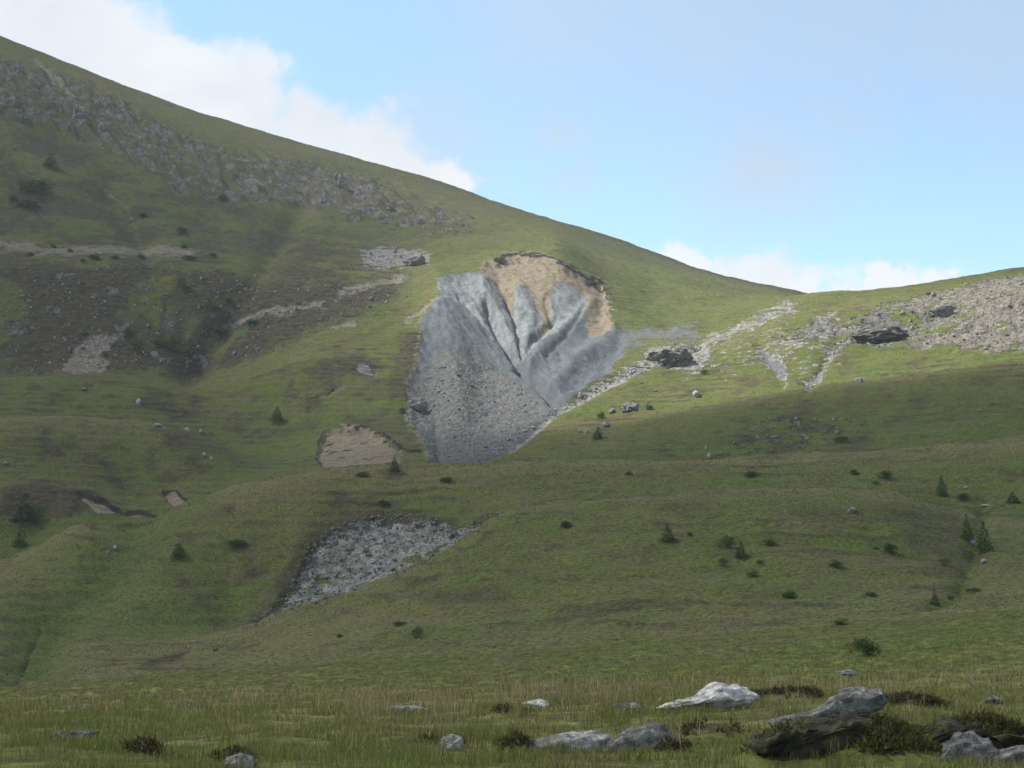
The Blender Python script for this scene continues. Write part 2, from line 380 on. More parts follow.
BANKS = [
 (752,850,724,770,'dark overhung heather bank right under the tilted grey slab'),
 (850,945,718,768,'broad mossy heather bank between tilted slab and sunken boulder'),
 (926,1040,712,768,'dark heather bank around the sunken grey boulder at right'),
 (684,746,716,744,'brown mossy heather clump between the whitish boulder and the tilted slab'),
 (758,828,687,704,'dark heather clump behind the tilted slab, right of the whitish boulder'),
 (884,952,697,711,'flat dark heather strip right of the tilted slab top'),
 (652,692,730,756,'small dark heather clump at the right side of the rounded grey boulder'),
 (496,530,730,752,'reddish dark heather clump at the left tip of the flat pale slab'),
 (414,470,734,750,'dark heather tuft around the small upright grey rock'),
 (494,532,701,718,'dark heather tuft left of the white-topped rock'),
 (614,642,703,714,'low heather tuft around the small dark rock with a white patch'),
 (124,170,734,758,'brownish heather tuft among grass at the lower left'),
 (212,262,748,770,'heather tuft around the pale lichen-spotted rock at bottom left'),
]
BK = []
for x0, x1, yt, yb, lab in BANKS:
    p = hit((x0 + x1) / 2, min(yb, 764) - 2); s_ = (p - Vector((0, 0, CAMZ))).length / F
    BK.append((p.x, p.y + (x1 - x0) * s_ * .18, (x1 - x0) * s_ / 2, (x1 - x0) * s_ * .30, (yb - yt) * s_))
NEARROWS = dd < 70
bankmask = np.zeros((ND, NC))
for bx_, by_, bw, bd, bh in BK:
    e = ((X[NEARROWS] - bx_) / bw) ** 2 + ((Y[NEARROWS] - by_) / bd) ** 2
    nn = 1 + .5 * fbm(X[NEARROWS], Y[NEARROWS], .8, 3, off=77)
    Z[NEARROWS] += bh * (.62 if bw > .45 else .3) * np.exp(-(e * nn) ** 1.6)
    bankmask[NEARROWS] = np.maximum(bankmask[NEARROWS], np.exp(-(e * nn) ** 2))
TANF = (Z - CAMZ) / dd[:, None]

def normal_at(x, y, e):
    return Vector((ground(x - e, y) - ground(x + e, y), ground(x, y - e) - ground(x, y + e), 2 * e)).normalized()

# ------------------------------------------------------------------ materials
class NT:
    def __init__(self, mat):
        self.t = mat.node_tree; self.t.nodes.clear()
    def n(self, typ, **kw):
        nd = self.t.nodes.new(typ)
        for k, v in kw.items():
            if k in ('inputs',):
                for ik, iv in v.items(): self.set(nd, ik, iv)
            else: setattr(nd, k, v)
        return nd
    def set(self, nd, key, v):
        s = nd.inputs[key]
        if isinstance(v, bpy.types.NodeSocket): self.t.links.new(v, s)
        else: s.default_value = v
    def math(self, op, a, b=None, c=None, clamp=False):
        nd = self.n('ShaderNodeMath', operation=op, use_clamp=clamp)
        self.set(nd, 0, a)
        if b is not None: self.set(nd, 1, b)
        if c is not None: self.set(nd, 2, c)
        return nd.outputs[0]
    def mix(self, f, a, b, mode='MIX'):
        nd = self.n('ShaderNodeMix', data_type='RGBA', blend_type=mode)
        self.set(nd, 0, f)
        for k, v in ((6, a), (7, b)):
            if not isinstance(v, bpy.types.NodeSocket): v = (*v, 1) if len(v) == 3 else v
            self.set(nd, k, v)
        return nd.outputs[2]
    def noise(self, vec, scale, detail=3, rough=.55, dist=0.0):
        nd = self.n('ShaderNodeTexNoise', noise_dimensions='3D')
        self.set(nd, 'Vector', vec); self.set(nd, 'Scale', scale); self.set(nd, 'Detail', detail)
        self.set(nd, 'Roughness', rough); self.set(nd, 'Distortion', dist)
        return nd.outputs[0]
    def ramp(self, f, lo, hi):
        nd = self.n('ShaderNodeMapRange', interpolation_type='SMOOTHSTEP')
        self.set(nd, 0, f); self.set(nd, 1, lo); self.set(nd, 2, hi); self.set(nd, 3, 0.0); self.set(nd, 4, 1.0)
        return nd.outputs[0]
    def voro(self, vec, scale, feature='F1'):
        nd = self.n('ShaderNodeTexVoronoi', feature=feature)
        self.set(nd, 'Vector', vec); self.set(nd, 'Scale', scale)
        return nd
    def attr(self, name):
        nd = self.n('ShaderNodeAttribute', attribute_name=name)
        sp_ = self.n('ShaderNodeSeparateColor'); self.set(sp_, 0, nd.outputs['Color'])
        return sp_.outputs[0], sp_.outputs[1], sp_.outputs[2], nd.outputs['Alpha']

def newmat(name):
    m = bpy.data.materials.new(name); m.use_nodes = True
    return m, NT(m)

def finish(t, colr, rough=.95, spec=.15, bump=None, bstr=.5, bdist=.2):
    b = t.n('ShaderNodeBsdfPrincipled'); t.set(b, 'Base Color', colr); t.set(b, 'Roughness', rough)
    t.set(b, 'Specular IOR Level', spec)
    if bump is not None:
        bn = t.n('ShaderNodeBump'); t.set(bn, 'Height', bump); t.set(bn, 'Strength', bstr); t.set(bn, 'Distance', bdist)
        t.set(b, 'Normal', bn.outputs[0])
    o = t.n('ShaderNodeOutputMaterial'); t.t.links.new(b.outputs[0], o.inputs[0])
    return b

def ground_material():
    m, t = newmat('hill_ground')
    pos = t.n('ShaderNodeNewGeometry').outputs['Position']
    mp = t.n('ShaderNodeMapping'); t.set(mp, 'Vector', pos); t.set(mp, 'Scale', (1, 1, 2.2)); v = mp.outputs[0]
    nbig = t.noise(v, .012, 4, .6); nmid = t.noise(v, .055, 5, .62); nsm = t.noise(v, .33, 4, .65); nfine = t.noise(v, 1.7, 3, .65)
    scarA, tanA, pebA, paleA = t.attr('ground_a'); rockA, heathA, lush_shadeA, soil_shadeA = t.attr('ground_b')
    pinkA, strawA, blueA, lowA = t.attr('ground_c')
    # turf
    warpv = t.n('ShaderNodeVectorMath', operation='ADD'); t.set(warpv, 0, v); wn = t.n('ShaderNodeTexNoise'); t.set(wn, 'Vector', v); t.set(wn, 'Scale', .15); t.set(wn, 'Detail', 3.0)
    wsc = t.n('ShaderNodeVectorMath', operation='SCALE'); t.set(wsc, 0, wn.outputs['Color']); t.set(wsc, 'Scale', 4.0); t.t.links.new(wsc.outputs[0], warpv.inputs[1])
    npat = t.noise(warpv.outputs[0], .12, 6, .7)
    g = t.mix(t.ramp(nmid, .36, .62), (.072, .094, .022), (.098, .100, .034))
    g = t.mix(t.ramp(nbig, .40, .62), g, t.mix(.5, g, (.068, .090, .020)))
    g = t.mix(t.math('MULTIPLY', t.ramp(npat, .46, .63), .68), g, (.088, .069, .042))
    g = t.mix(t.math('MULTIPLY', t.ramp(nsm, .50, .30), .65), g, (.036, .050, .013))
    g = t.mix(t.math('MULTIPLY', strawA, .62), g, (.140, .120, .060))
    g = t.mix(t.math('MULTIPLY', lush_shadeA, .8), g, t.mix(t.ramp(nsm, .35, .65), (.048, .072, .016), (.070, .096, .022)))
    hn = t.math('MULTIPLY', heathA, t.ramp(t.math('ADD', t.math('ADD', t.math('MULTIPLY', nsm, .5), t.math('MULTIPLY', npat, .5)), t.math('MULTIPLY', heathA, .25)), .42, .64))
    g = t.mix(hn, g, t.mix(t.ramp(nsm, .35, .65), (.028, .027, .016), (.066, .054, .036)))
    # stones: cells of varied grey
    rnd_ = t.n('ShaderNodeMapping'); t.set(rnd_, 'Vector', warpv.outputs[0]); t.set(rnd_, 'Scale', (1, .55, .30)); vo = t.voro(rnd_.outputs[0], 1.05); vr = t.n('ShaderNodeSeparateColor'); t.set(vr, 0, vo.outputs['Color'])
    vo2 = t.voro(v, .38); vr2 = t.n('ShaderNodeSeparateColor'); t.set(vr2, 0, vo2.outputs['Color'])
    st = t.mix(vr.outputs[0], (.095, .094, .088), (.235, .23, .215))
    st = t.mix(t.ramp(nsm, .55, .75), st, (.15, .13, .10))
    st = t.mix(t.math('MULTIPLY', t.ramp(npat, .52, .66), .50), st, (.058, .057, .042))
    # crags
    flw = t.n('ShaderNodeMapping'); t.set(flw, 'Vector', pos); t.set(flw, 'Scale', (1, .40, .45)); t.set(flw, 'Rotation', (0, .5, 0)); strat = t.noise(flw.outputs[0], .26, 7, .74, .5)
    rk = t.mix(t.ramp(strat, .36, .68), (.052, .053, .047), (.165, .161, .148))
    rk = t.mix(t.math('MULTIPLY', t.ramp(nfine, .45, .75), .6), rk, (.070, .066, .046))
    rmask = t.ramp(t.math('ADD', t.math('MULTIPLY', rockA, .92), t.math('ADD', t.math('MULTIPLY', t.math('SUBTRACT', strat, .5), 1.8), t.math('MULTIPLY', t.math('SUBTRACT', npat, .5), 1.2))), .46, .74)
    c = t.mix(rmask, g, rk)
    # pink gravel
    pk = t.mix(vr.outputs[1], (.110, .096, .077), (.195, .175, .148))
    pm = t.ramp(t.math('ADD', t.math('MULTIPLY', pinkA, .9), t.math('ADD', t.math('MULTIPLY', t.math('SUBTRACT', nsm, .5), 1.3), t.math('MULTIPLY', t.math('SUBTRACT', npat, .5), 1.0))), .30, .85)
    c = t.mix(pm, c, pk)
    # pebbles on grass where the cover is thin
    pmask = t.ramp(t.math('ADD', pebA, t.math('ADD', t.math('MULTIPLY', t.math('SUBTRACT', vr2.outputs[1], .5), .7), t.math('MULTIPLY', t.math('SUBTRACT', npat, .5), 1.1))), .40, .66)
    st = t.mix(t.math('MULTIPLY', lowA, .8), st, t.mix(vr.outputs[2], (.14, .14, .134), (.24, .235, .22)))
    c = t.mix(pmask, c, st)
    # blue-grey shale
    flow = t.n('ShaderNodeMapping'); t.set(flow, 'Vector', pos); t.set(flow, 'Scale', (1, .25, .25))
    nfl = t.noise(flow.outputs[0], .30, 5, .6)
    bl = t.mix(t.ramp(nfl, .3, .7), (.060, .070, .080), (.100, .110, .118))
    palf = t.math('MULTIPLY', paleA, t.ramp(nfl, .20, .66))
    bl = t.mix(palf, bl, t.mix(t.ramp(nsm, .35, .65), (.132, .149, .153), (.180, .198, .199)))
    low = t.mix(t.math('POWER', vr.outputs[0], 1.5), (.070, .073, .074), (.135, .134, .126))
    low = t.mix(t.math('MULTIPLY', t.ramp(npat, .50, .66), .6), low, (.120, .098, .068))
    low = t.mix(t.math('MULTIPLY', t.ramp(nsm, .42, .28), .8), low, (.050, .050, .048))
    bl = t.mix(t.math('MULTIPLY', lowA, .85), bl, low)
    c = t.mix(t.ramp(t.math('ADD', blueA, t.math('ADD', t.math('MULTIPLY', t.math('SUBTRACT', nsm, .5), 1.0), t.math('MULTIPLY', t.math('SUBTRACT', npat, .5), 1.4))), .35, .85), c, (.105, .108, .116))
    c = t.mix(t.ramp(t.math('ADD', scarA, t.math('MULTIPLY', t.math('SUBTRACT', nsm, .5), .7)), .35, .65), c, bl)
    tn = t.mix(t.ramp(nsm, .3, .7), (.132, .108, .073), (.195, .164, .120))
    tn = t.mix(t.ramp(npat, .54, .68), tn, (.095, .078, .050))
    tn = t.mix(t.math('MULTIPLY', t.ramp(nfl, .50, .68), .55), tn, (.130, .130, .122))
    c = t.mix(t.ramp(t.math('ADD', tanA, t.math('ADD', t.math('MULTIPLY', t.math('SUBTRACT', nsm, .5), .9), t.math('MULTIPLY', t.math('SUBTRACT', npat, .5), .8))), .32, .72), c, tn)
    c = t.mix(t.ramp(t.math('ADD', soil_shadeA, t.math('MULTIPLY', t.math('SUBTRACT', nfine, .5), .6)), .35, .6), c, (.026, .022, .017))
    c = t.mix(1.0, c, t.mix(t.ramp(nfine, .32, .68), (.55, .55, .55), (1.4, 1.4, 1.4)), 'MULTIPLY')
    stony = t.math('MAXIMUM', t.math('MAXIMUM', pmask, rmask), pm)
    hgt = t.math('ADD', t.math('MULTIPLY', nsm, .9), t.math('MULTIPLY', nfine, .35))
    hgt = t.math('ADD', hgt, t.math('MULTIPLY', t.math('MULTIPLY', stony, t.math('SUBTRACT', 1.0, vo.outputs['Distance'])), .9))
    hgt = t.math('ADD', hgt, t.math('MULTIPLY', t.math('MULTIPLY', rmask, strat), 4.0))
    finish(t, c, .97, .08, hgt, .8, .55)
    return m
M_ground = ground_material()

# ------------------------------------------------------------------ the ground sheet, split into its named pieces
def fcol(*chs):
    a = np.zeros((ND, NC, 4), np.float32)
    for i, c in enumerate(chs): a[..., i] = np.clip(c, 0, 1)
    return a.reshape(-1, 4)
tanall = np.clip(np.maximum(A_tan, sliptan * (1 - slipg * .35)), 0, 1)
gz_d = np.gradient(Z, axis=0) / np.gradient(dd)[:, None]
ker = np.ones(9) / 9
gzs = np.apply_along_axis(lambda a: np.convolve(a, ker, mode='same'), 0, gz_d)
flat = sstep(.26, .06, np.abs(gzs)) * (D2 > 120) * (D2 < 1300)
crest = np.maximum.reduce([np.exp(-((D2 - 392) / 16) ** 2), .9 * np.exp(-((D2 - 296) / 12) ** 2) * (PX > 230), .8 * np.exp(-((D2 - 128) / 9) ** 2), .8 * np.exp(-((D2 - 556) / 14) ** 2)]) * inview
straw = np.clip(np.maximum.reduce([straw, flat * .7, crest * (1.0 + .5 * n12)]), 0, 1)  # crests paler: straw grass and their brighter light, both in the colour
lush_shade = np.clip(np.maximum.reduce([lush_shade, .75 * sstep(405, 430, D2) * sstep(500, 470, D2), .6 * sstep(302, 312, D2) * sstep(360, 330, D2), .6 * sstep(565, 580, D2) * sstep(625, 600, D2)]), 0, 1)  # bands behind the crests: shade of the dips painted as darker green
heath = np.clip(heath + .35 * sstep(.30, .5, gzs) * (D2 > 150) * (D2 < 700) * sstep(-.2, .3, n12), 0, 1)
heath = np.maximum(heath, bankmask)
soil_shade = np.clip(np.maximum(soil_shade, .8 * slip * sstep(.16, .42, fbm(X, Y, 6, 3, off=120))), 0, 1)
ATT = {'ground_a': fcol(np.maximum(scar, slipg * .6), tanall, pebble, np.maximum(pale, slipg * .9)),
       'ground_b': fcol(rock, heath, lush_shade, soil_shade), 'ground_c': fcol(pink, straw, bluescree, np.maximum(lowscar * (scar > .02), gravel))}
VERT = np.stack([X, Y, Z], -1).reshape(-1, 3).astype(np.float32)
ii, jj = np.meshgrid(np.arange(ND - 1), np.arange(NC - 1), indexing='ij')
base = (ii * NC + jj)
QUAD = np.stack([base, base + 1, base + NC + 1, base + NC], -1)   # normals come out upwards
QUAD = QUAD[..., ::-1]
dq = 0.5 * (dd[:-1] + dd[1:])[:, None] + 0 * jj
reg = np.where(dq < 158, 0, np.where(dq < 447, 1, 2))
scq = scar[:-1, :-1] > .5; reg = np.where(scq, 3, reg)
srq = scree[:-1, :-1] > .5; reg = np.where(srq, 4, reg)

def np_mesh(name, verts, faces, mats=(), smooth=True, attrs=None):
    me = bpy.data.meshes.new(name)
    nf, k = faces.shape
    me.vertices.add(len(verts)); me.vertices.foreach_set('co', np.ascontiguousarray(verts, np.float32).ravel())
    me.loops.add(nf * k); me.loops.foreach_set('vertex_index', np.ascontiguousarray(faces, np.int32).ravel())
    me.polygons.add(nf); me.polygons.foreach_set('loop_start', np.arange(0, nf * k, k, dtype=np.int32))
    me.polygons.foreach_set('use_smooth', np.full(nf, smooth, bool))
    for m in mats: me.materials.append(m)
    if attrs:
        for an, av in attrs.items():
            at = me.attributes.new(an, 'FLOAT_COLOR', 'POINT'); at.data.foreach_set('color', np.ascontiguousarray(av, np.float32).ravel())
    me.update(calc_edges=True); me.validate()
    return me

def link(name, me, parent=None):
    o = bpy.data.objects.new(name, me); col.objects.link(o)
    if parent is not None: o.parent = parent
    return o

def tag(o, label=None, cat=None, group=None, kind=None):
    if label: o['label'] = label
    if cat: o['category'] = cat
    if group: o['group'] = group
    if kind: o['kind'] = kind
    return o

for rid, nm, lab, cat in [
    (0, 'meadow', 'near grassy meadow with rough tussocks crossing the whole foot of the picture', 'meadow'),
    (1, 'hillside', 'rounded green hill behind the meadow dotted with small dark bushes', 'hill'),
    (2, 'mountain', 'high grassy mountain with rocky band sloping down under the sky', 'mountain'),
    (3, 'landslide_scar', 'blue-grey and ochre landslide scar on the sunlit mountain flank', 'landslide scar'),
    (4, 'scree_slope', 'grey bare scree patch on the face of the green hill', 'scree')]:
    f = QUAD[reg == rid]
    used, inv = np.unique(f, return_inverse=True)
    me = np_mesh(nm, VERT[used], inv.reshape(f.shape), [M_ground], True, {k: a[used] for k, a in ATT.items()})
    tag(link(nm, me), lab, cat, None, 'structure')
print('terrain mesh', round(time.time() - T0, 1), ND * NC)

# ------------------------------------------------------------------ rocks
def rock_material(name, dark, light, scale, lichen=.3, lcol=(.42, .42, .40)):
    m, t = newmat(name)
    tc = t.n('ShaderNodeTexCoord').outputs['Object']
    mp = t.n('ShaderNodeMapping'); t.set(mp, 'Vector', tc); t.set(mp, 'Scale', (1, 1, 2.4)); t.set(mp, 'Rotation', (.25, .25, 0)); v = mp.outputs[0]
    a = t.noise(v, scale, 6, .68, .5); b = t.noise(tc, scale * 4.2, 4, .65); l = t.noise(tc, scale * 1.7, 5, .7)
    c = t.mix(t.ramp(a, .34, .66), dark, light)
    c = t.mix(t.math('MULTIPLY', t.ramp(l, .50, .62), lichen), c, lcol)
    c = t.mix(1.0, c, t.mix(t.ramp(b, .3, .7), (.62, .62, .62), (1.2, 1.2, 1.2)), 'MULTIPLY')
    ck = t.n('ShaderNodeTexVoronoi', feature='DISTANCE_TO_EDGE'); wv = t.n('ShaderNodeVectorMath', operation='ADD'); t.set(wv, 0, v)
    nv = t.n('ShaderNodeTexNoise'); t.set(nv, 'Vector', tc); t.set(nv, 'Scale', scale * 1.5); t.set(nv, 'Detail', 4.0); ns = t.n('ShaderNodeVectorMath', operation='SCALE'); t.set(ns, 0, nv.outputs['Color']); t.set(ns, 'Scale', .9 / scale)
    t.t.links.new(ns.outputs[0], wv.inputs[1]); t.set(ck, 'Vector', wv.outputs[0]); t.set(ck, 'Scale', scale * .9)
    crack = t.math('MAXIMUM', t.ramp(ck.outputs['Distance'], .0, .035), t.math('MULTIPLY', t.ramp(t.noise(tc, scale * .8, 3, .6), .42, .58), .85))
    c = t.mix(crack, t.mix(.65, c, (.02, .019, .016)), c)
    a = t.math('ADD', a, t.math('MULTIPLY', crack, .22))
    finish(t, c, .9, .25, t.math('ADD', t.math('MULTIPLY', a, 1.5), t.math('MULTIPLY', b, .4)), .9, .12 / scale)
    return m
M_crag2 = rock_material('lichened_outcrop', (.045, .047, .038), (.17, .17, .145), .35, .5, (.26, .26, .23))
M_moss = rock_material('mossy_bank_rock', (.016, .015, .011), (.055, .049, .028), 2.6, .6, (.060, .066, .022))
M_white = rock_material('pale_quartz_rock', (.22, .215, .205), (.52, .51, .485), 1.5, .8, (.60, .59, .565))
M_whst = rock_material('white_stone', (.16, .16, .15), (.36, .355, .335), 1.5, .7, (.42, .41, .39))
M_grey = rock_material('grey_lichen_rock', (.045, .045, .042), (.165, .166, .158), 2.2, .55, (.32, .32, .30))
M_scatter, t = newmat('scatter_stone'); g_ = t.n('ShaderNodeNewGeometry')
finish(t, t.mix(t.math('POWER', g_.outputs['Random Per Island'], 1.5), (.07, .07, .066), (.30, .295, .275)), .92, .15)
M_dark = rock_material('dark_bedrock', (.032, .032, .028), (.125, .122, .108), .35, .5, (.23, .225, .205))
M_stone = rock_material('weathered_stone', (.085, .085, .08), (.25, .245, .23), .8, .5, (.32, .315, .295))
M_fgstone = rock_material('pale_slab_rock', (.10, .10, .098), (.30, .295, .28), 2.2, .6, (.40, .40, .385))
M_crag = rock_material('crag_stone', (.065, .066, .062), (.23, .225, .21), 1.5, .45, (.30, .29, .275))
M_scree = rock_material('scree_stone', (.07, .07, .068), (.22, .215, .205), .9, .5, (.30, .295, .28))

def rock_mesh(name, seed, mat, dims=(1, 1, .7), subd=3, cuts=9, rough=.10, freq=1.7, strata=0.0):
    r = random.Random(seed)
    bm = bmesh.new(); bmesh.ops.create_icosphere(bm, subdivisions=subd, radius=1.0)
    planes = []
    for _ in range(cuts):
        n = Vector((r.gauss(0, 1), r.gauss(0, 1), r.gauss(0, .8))).normalized(); planes.append((n, r.uniform(.55, .86)))
    off = Vector((seed * 3.1, seed * 1.7, seed * .9))
    for v in bm.verts:
        p = v.co.copy()
        for n, d in planes:
            e = p.dot(n) - d
            if e > 0: p -= n * e * .92
        k = mnoise.fractal(p * freq + off, .8, 2.1, 5) * rough
        p += v.co.normalized() * k
        if strata:
            q = p.z + p.x * .25; p.x += strata * (math.sin(q * 17 + mnoise.noise(p * 2 + off) * 3)) * .5; p.y += strata * math.sin(q * 23 + 1) * .5
        v.co = Vector((p.x * dims[0], p.y * dims[1], p.z * dims[2]))
    for f in bm.faces: f.smooth = subd >= 4
    me = bpy.data.meshes.new(name); bm.to_mesh(me); bm.free(); me.materials.append(mat)
    return me

def mpp(p):   # metres per pixel at a point
    return (p - Vector((0, 0, CAMZ))).length / F

# foreground rocks: (name, label, cat, x0, x1, ytop, ybase, depth factor, tilt, mat, seed, group)
fg = [
 ('boulder','large whitish boulder lying in the tall grass behind the dark mossy bank',652,756,684,713,.5,(.0,-.10,.25),M_white,21),
 ('boulder','shadowed grey rock under the jutting end of the tilted slab',812,878,708,724,.3,(.0,.0,.0),M_dark,34),
 ('rock','small upright grey rock alone in the green grass left of the flat slab',441,463,733,752,.9,(.1,.1,.4),M_fgstone,87),
 ('rock','small white-topped rock in grass beyond the flat pale slab',522,549,700,710,.8,(0,0,.3),M_white,98),
 ('rock','thin broken line of pale rock in the straw-coloured tall grass',388,428,706,715,.6,(0,.08,.2),M_fgstone,109),
 ('rock','small dark rock with a white patch left of the whitish boulder',613,643,702,714,.8,(0,.08,.2),M_grey,120),
 ('boulder','dark dome-shaped rock in the grass at lower left',66,96,728,743,.8,(0,.1,.2),M_dark,131),
 ('rock','low dark rock beside the dome-shaped rock at lower left',46,70,732,743,.8,(0,.0,.2),M_dark,142),
 ('rock','pale lichen-spotted rock low in the grass at the bottom left',226,256,754,774,.8,(0,.05,.2),M_fgstone,153),
 ('rock','thin pale slab just behind the top of the tilted slab',836,884,688,696,.6,(0,.0,.0),M_fgstone,164),
 ('rock','flat grey rock in the far grass behind the sunken boulder',980,1006,697,705,.8,(0,.0,.2),M_grey,175),
 ('rock','tiny pale stone on the far meadow below the round bush',838,856,670,676,.8,(0,.0,.2),M_fgstone,186),
]
FGPOS = []
for nm, lab, x0, x1, yt, yb, dep, rot, mt, seed in fg:
    p = hit((x0 + x1) / 2, yb - 1)
    s = mpp(p); w = (x1 - x0) * s / 2; h = (yb - yt) * s / 2
    me = rock_mesh(nm, seed, mt, (w * 1.12, max(w * dep, h * .9), h * 1.30), 5, 10, .16, 1.8, .022)
    if seed == 21:
        for v in me.vertices:
            u_ = v.co.x / w; v.co.z *= .42 + .70 * math.exp(-((u_ - .22) / .24) ** 2) + .42 * math.exp(-((u_ - .72) / .3) ** 2) + .30 * math.exp(-((u_ + .62) / .3) ** 2) + .16 * mnoise.noise(v.co * 9)
    if seed == 32:
        for v in me.vertices:
            u_ = v.co.x / w; v.co.z *= .8 + .35 * min(1, max(-1, u_))
    o = link(nm, me); o.location = p + Vector((0, w * dep * .4, h * .55)); o.rotation_euler = (rot[0], rot[1], rot[2])
    tag(o, lab, 'rock'); FGPOS.append((o.location.x, o.location.y, w, w * dep))
    
def outline_rock(name, mat, pts, depth, seed, rk_=.5):
    # a slab: its long profile swept back through its thickness, then weathered
    n = len(pts); lay = 9; bm = bmesh.new(); rings = []
    cx_ = sum(p[0] for p in pts) / n; cz_ = sum(p[1] for p in pts) / n
    for k in range(lay):
        t_ = k / (lay - 1); y_ = (t_ - .3) * depth
        sh = [.80, .95, 1, 1, .98, .95, .9, .82, .6][k]
        rings.append([bm.verts.new(((p[0] - cx_) * sh + cx_ + .10 * y_, y_, (p[1] - cz_) * sh + cz_ - .12 * abs(t_ - .3) * depth)) for p in pts])
    for k in range(lay - 1):
        for i in range(n):
            bm.faces.new((rings[k][i], rings[k][(i + 1) % n], rings[k + 1][(i + 1) % n], rings[k + 1][i]))
    bm.faces.new(rings[0]); bm.faces.new(rings[-1][::-1])
    bmesh.ops.triangulate(bm, faces=[f for f in bm.faces if len(f.verts) > 4])
    bmesh.ops.subdivide_edges(bm, edges=bm.edges[:], cuts=3, use_grid_fill=True)
    bmesh.ops.recalc_face_normals(bm, faces=bm.faces[:]); bm.normal_update()
    o_ = Vector((seed, seed * .7, 0))
    for v in bm.verts:
        c_ = v.co
        v.co = c_ + v.normal * (.075 * (mnoise.ridged_multi_fractal(c_ * 2.6 + o_, .9, 2.2, 5, 1.0, 2.0) - 1.2) * rk_ + .045 * mnoise.fractal(c_ * 3.0 + o_, .8, 2.1, 5) + .016 * math.sin((c_.z - c_.x * .32) * 52 + 2.5 * mnoise.noise(c_ * 2 + o_)))
    for f in bm.faces: f.smooth = True
    me = bpy.data.meshes.new(name); bm.to_mesh(me); bm.free(); me.materials.append(mat); return me
def slab(lab, pxpts, basepx, depth, mat, seed, rk_=.5):
    p = hit(*basepx); s = mpp(p)
    me = outline_rock('flat_rock', mat, [((x_ - basepx[0]) * s, (basepx[1] - y_) * s) for x_, y_ in pxpts], depth, seed, rk_)
    o = link('flat_rock', me); o.location = p; tag(o, lab, 'rock'); return o
slab('long tilted grey slab jutting over the dark heather bank', [(760,727),(774,719),(792,716),(812,711),(828,703),(840,695),(856,691),(872,692),(882,691),(886,698),(884,707),(870,711),(846,712),(826,717),(806,724),(784,730)], (825,722), .95, M_grey, 3)
slab('low flat pale slab left of the rounded lichen-streaked boulder', [(520,754),(528,745),(548,738),(566,734),(590,732),(606,734),(614,742),(606,752),(570,760),(530,760)], (566,752), .8, M_fgstone, 9)
slab('rounded grey boulder streaked with white lichen near the bottom edge', [(598,758),(602,746),(616,736),(632,729),(650,725),(664,726),(674,733),(678,744),(672,754),(650,760),(620,762)], (638,752), 1.0, M_grey, 14)
slab('grey boulder half sunk in the dark bank right of the tilted slab', [(932,768),(937,750),(946,740),(960,735),(974,736),(987,741),(995,750),(999,760),(990,770),(950,772)], (964,762), .9, M_grey, 19)
slab('low grey slab at the right picture edge beside the sunken boulder', [(990,772),(996,756),(1008,749),(1026,747),(1044,750),(1052,760),(1044,772),(1010,774)], (1018,764), .8, M_grey, 24)
for lab_, pts_, b_, sd_ in (('long dark mossy outcrop face beneath the tilted slab', [(752,758),(762,739),(776,733),(796,731),(816,724),(836,725),(850,719),(872,722),(884,730),(900,734),(912,758)], (828,746), 28),
                       ('dark mossy outcrop face between tilted slab and sunken boulder', [(900,760),(906,742),(918,733),(930,734),(944,727),(962,724),(984,730),(1000,727),(1020,735),(1046,736),(1060,760)], (976,750), 33)):
    o = slab(lab_, pts_, b_, 1.1, M_moss, sd_, 2.4); o.location.y += .25

# outcrops of bedrock on the far slopes
outc = [
 ('rock_outcrop','dark jagged rock outcrop on the pale rubble gully right of the blue scar',658,696,348,367,.6,M_crag2,7),
 ('rock_outcrop','low grey outcrop behind the left shoulder of the dark jagged one',648,664,351,362,.6,M_crag2,8),
 ('rock_ledge','wide overhanging ledge with black shadow beneath on the sunlit right ridge',860,912,327,342,.45,M_dark,9),
 ('rock_outcrop','pale blocky outcrop uphill right of the overhanging ledge',928,956,306,316,.4,M_stone,10),
 ('rock_outcrop','pair of pale slanted blocks in turf above left of the blue scar',404,428,255,266,.6,M_stone,11),
 ('rock_outcrop','grey bedrock knob at the left edge of the blue scar foot',408,426,396,412,.6,M_stone,12),
 ('boulder','big grey boulder on the green slope below the rubble gully',622,639,402,413,.8,M_stone,13),
]
for nm, lab, x0, x1, yt, yb, dep, mt, seed in outc:
    p = hit((x0 + x1) / 2, yb - 1); s = mpp(p); w = (x1 - x0) * s / 2; h = (yb - yt) * s / 2
    me = rock_mesh(nm, seed * 17, mt, (w * 1.1, w * dep, h * 1.35), 5, 10, .26, 2.2, .03)
    o = link(nm, me); o.location = p + Vector((0, w * dep * .35, h * .6)); o.rotation_euler = (rnd.uniform(-.1, .1), rnd.uniform(-.1, .1), rnd.uniform(-.3, .3))
    tag(o, lab, 'rock outcrop')

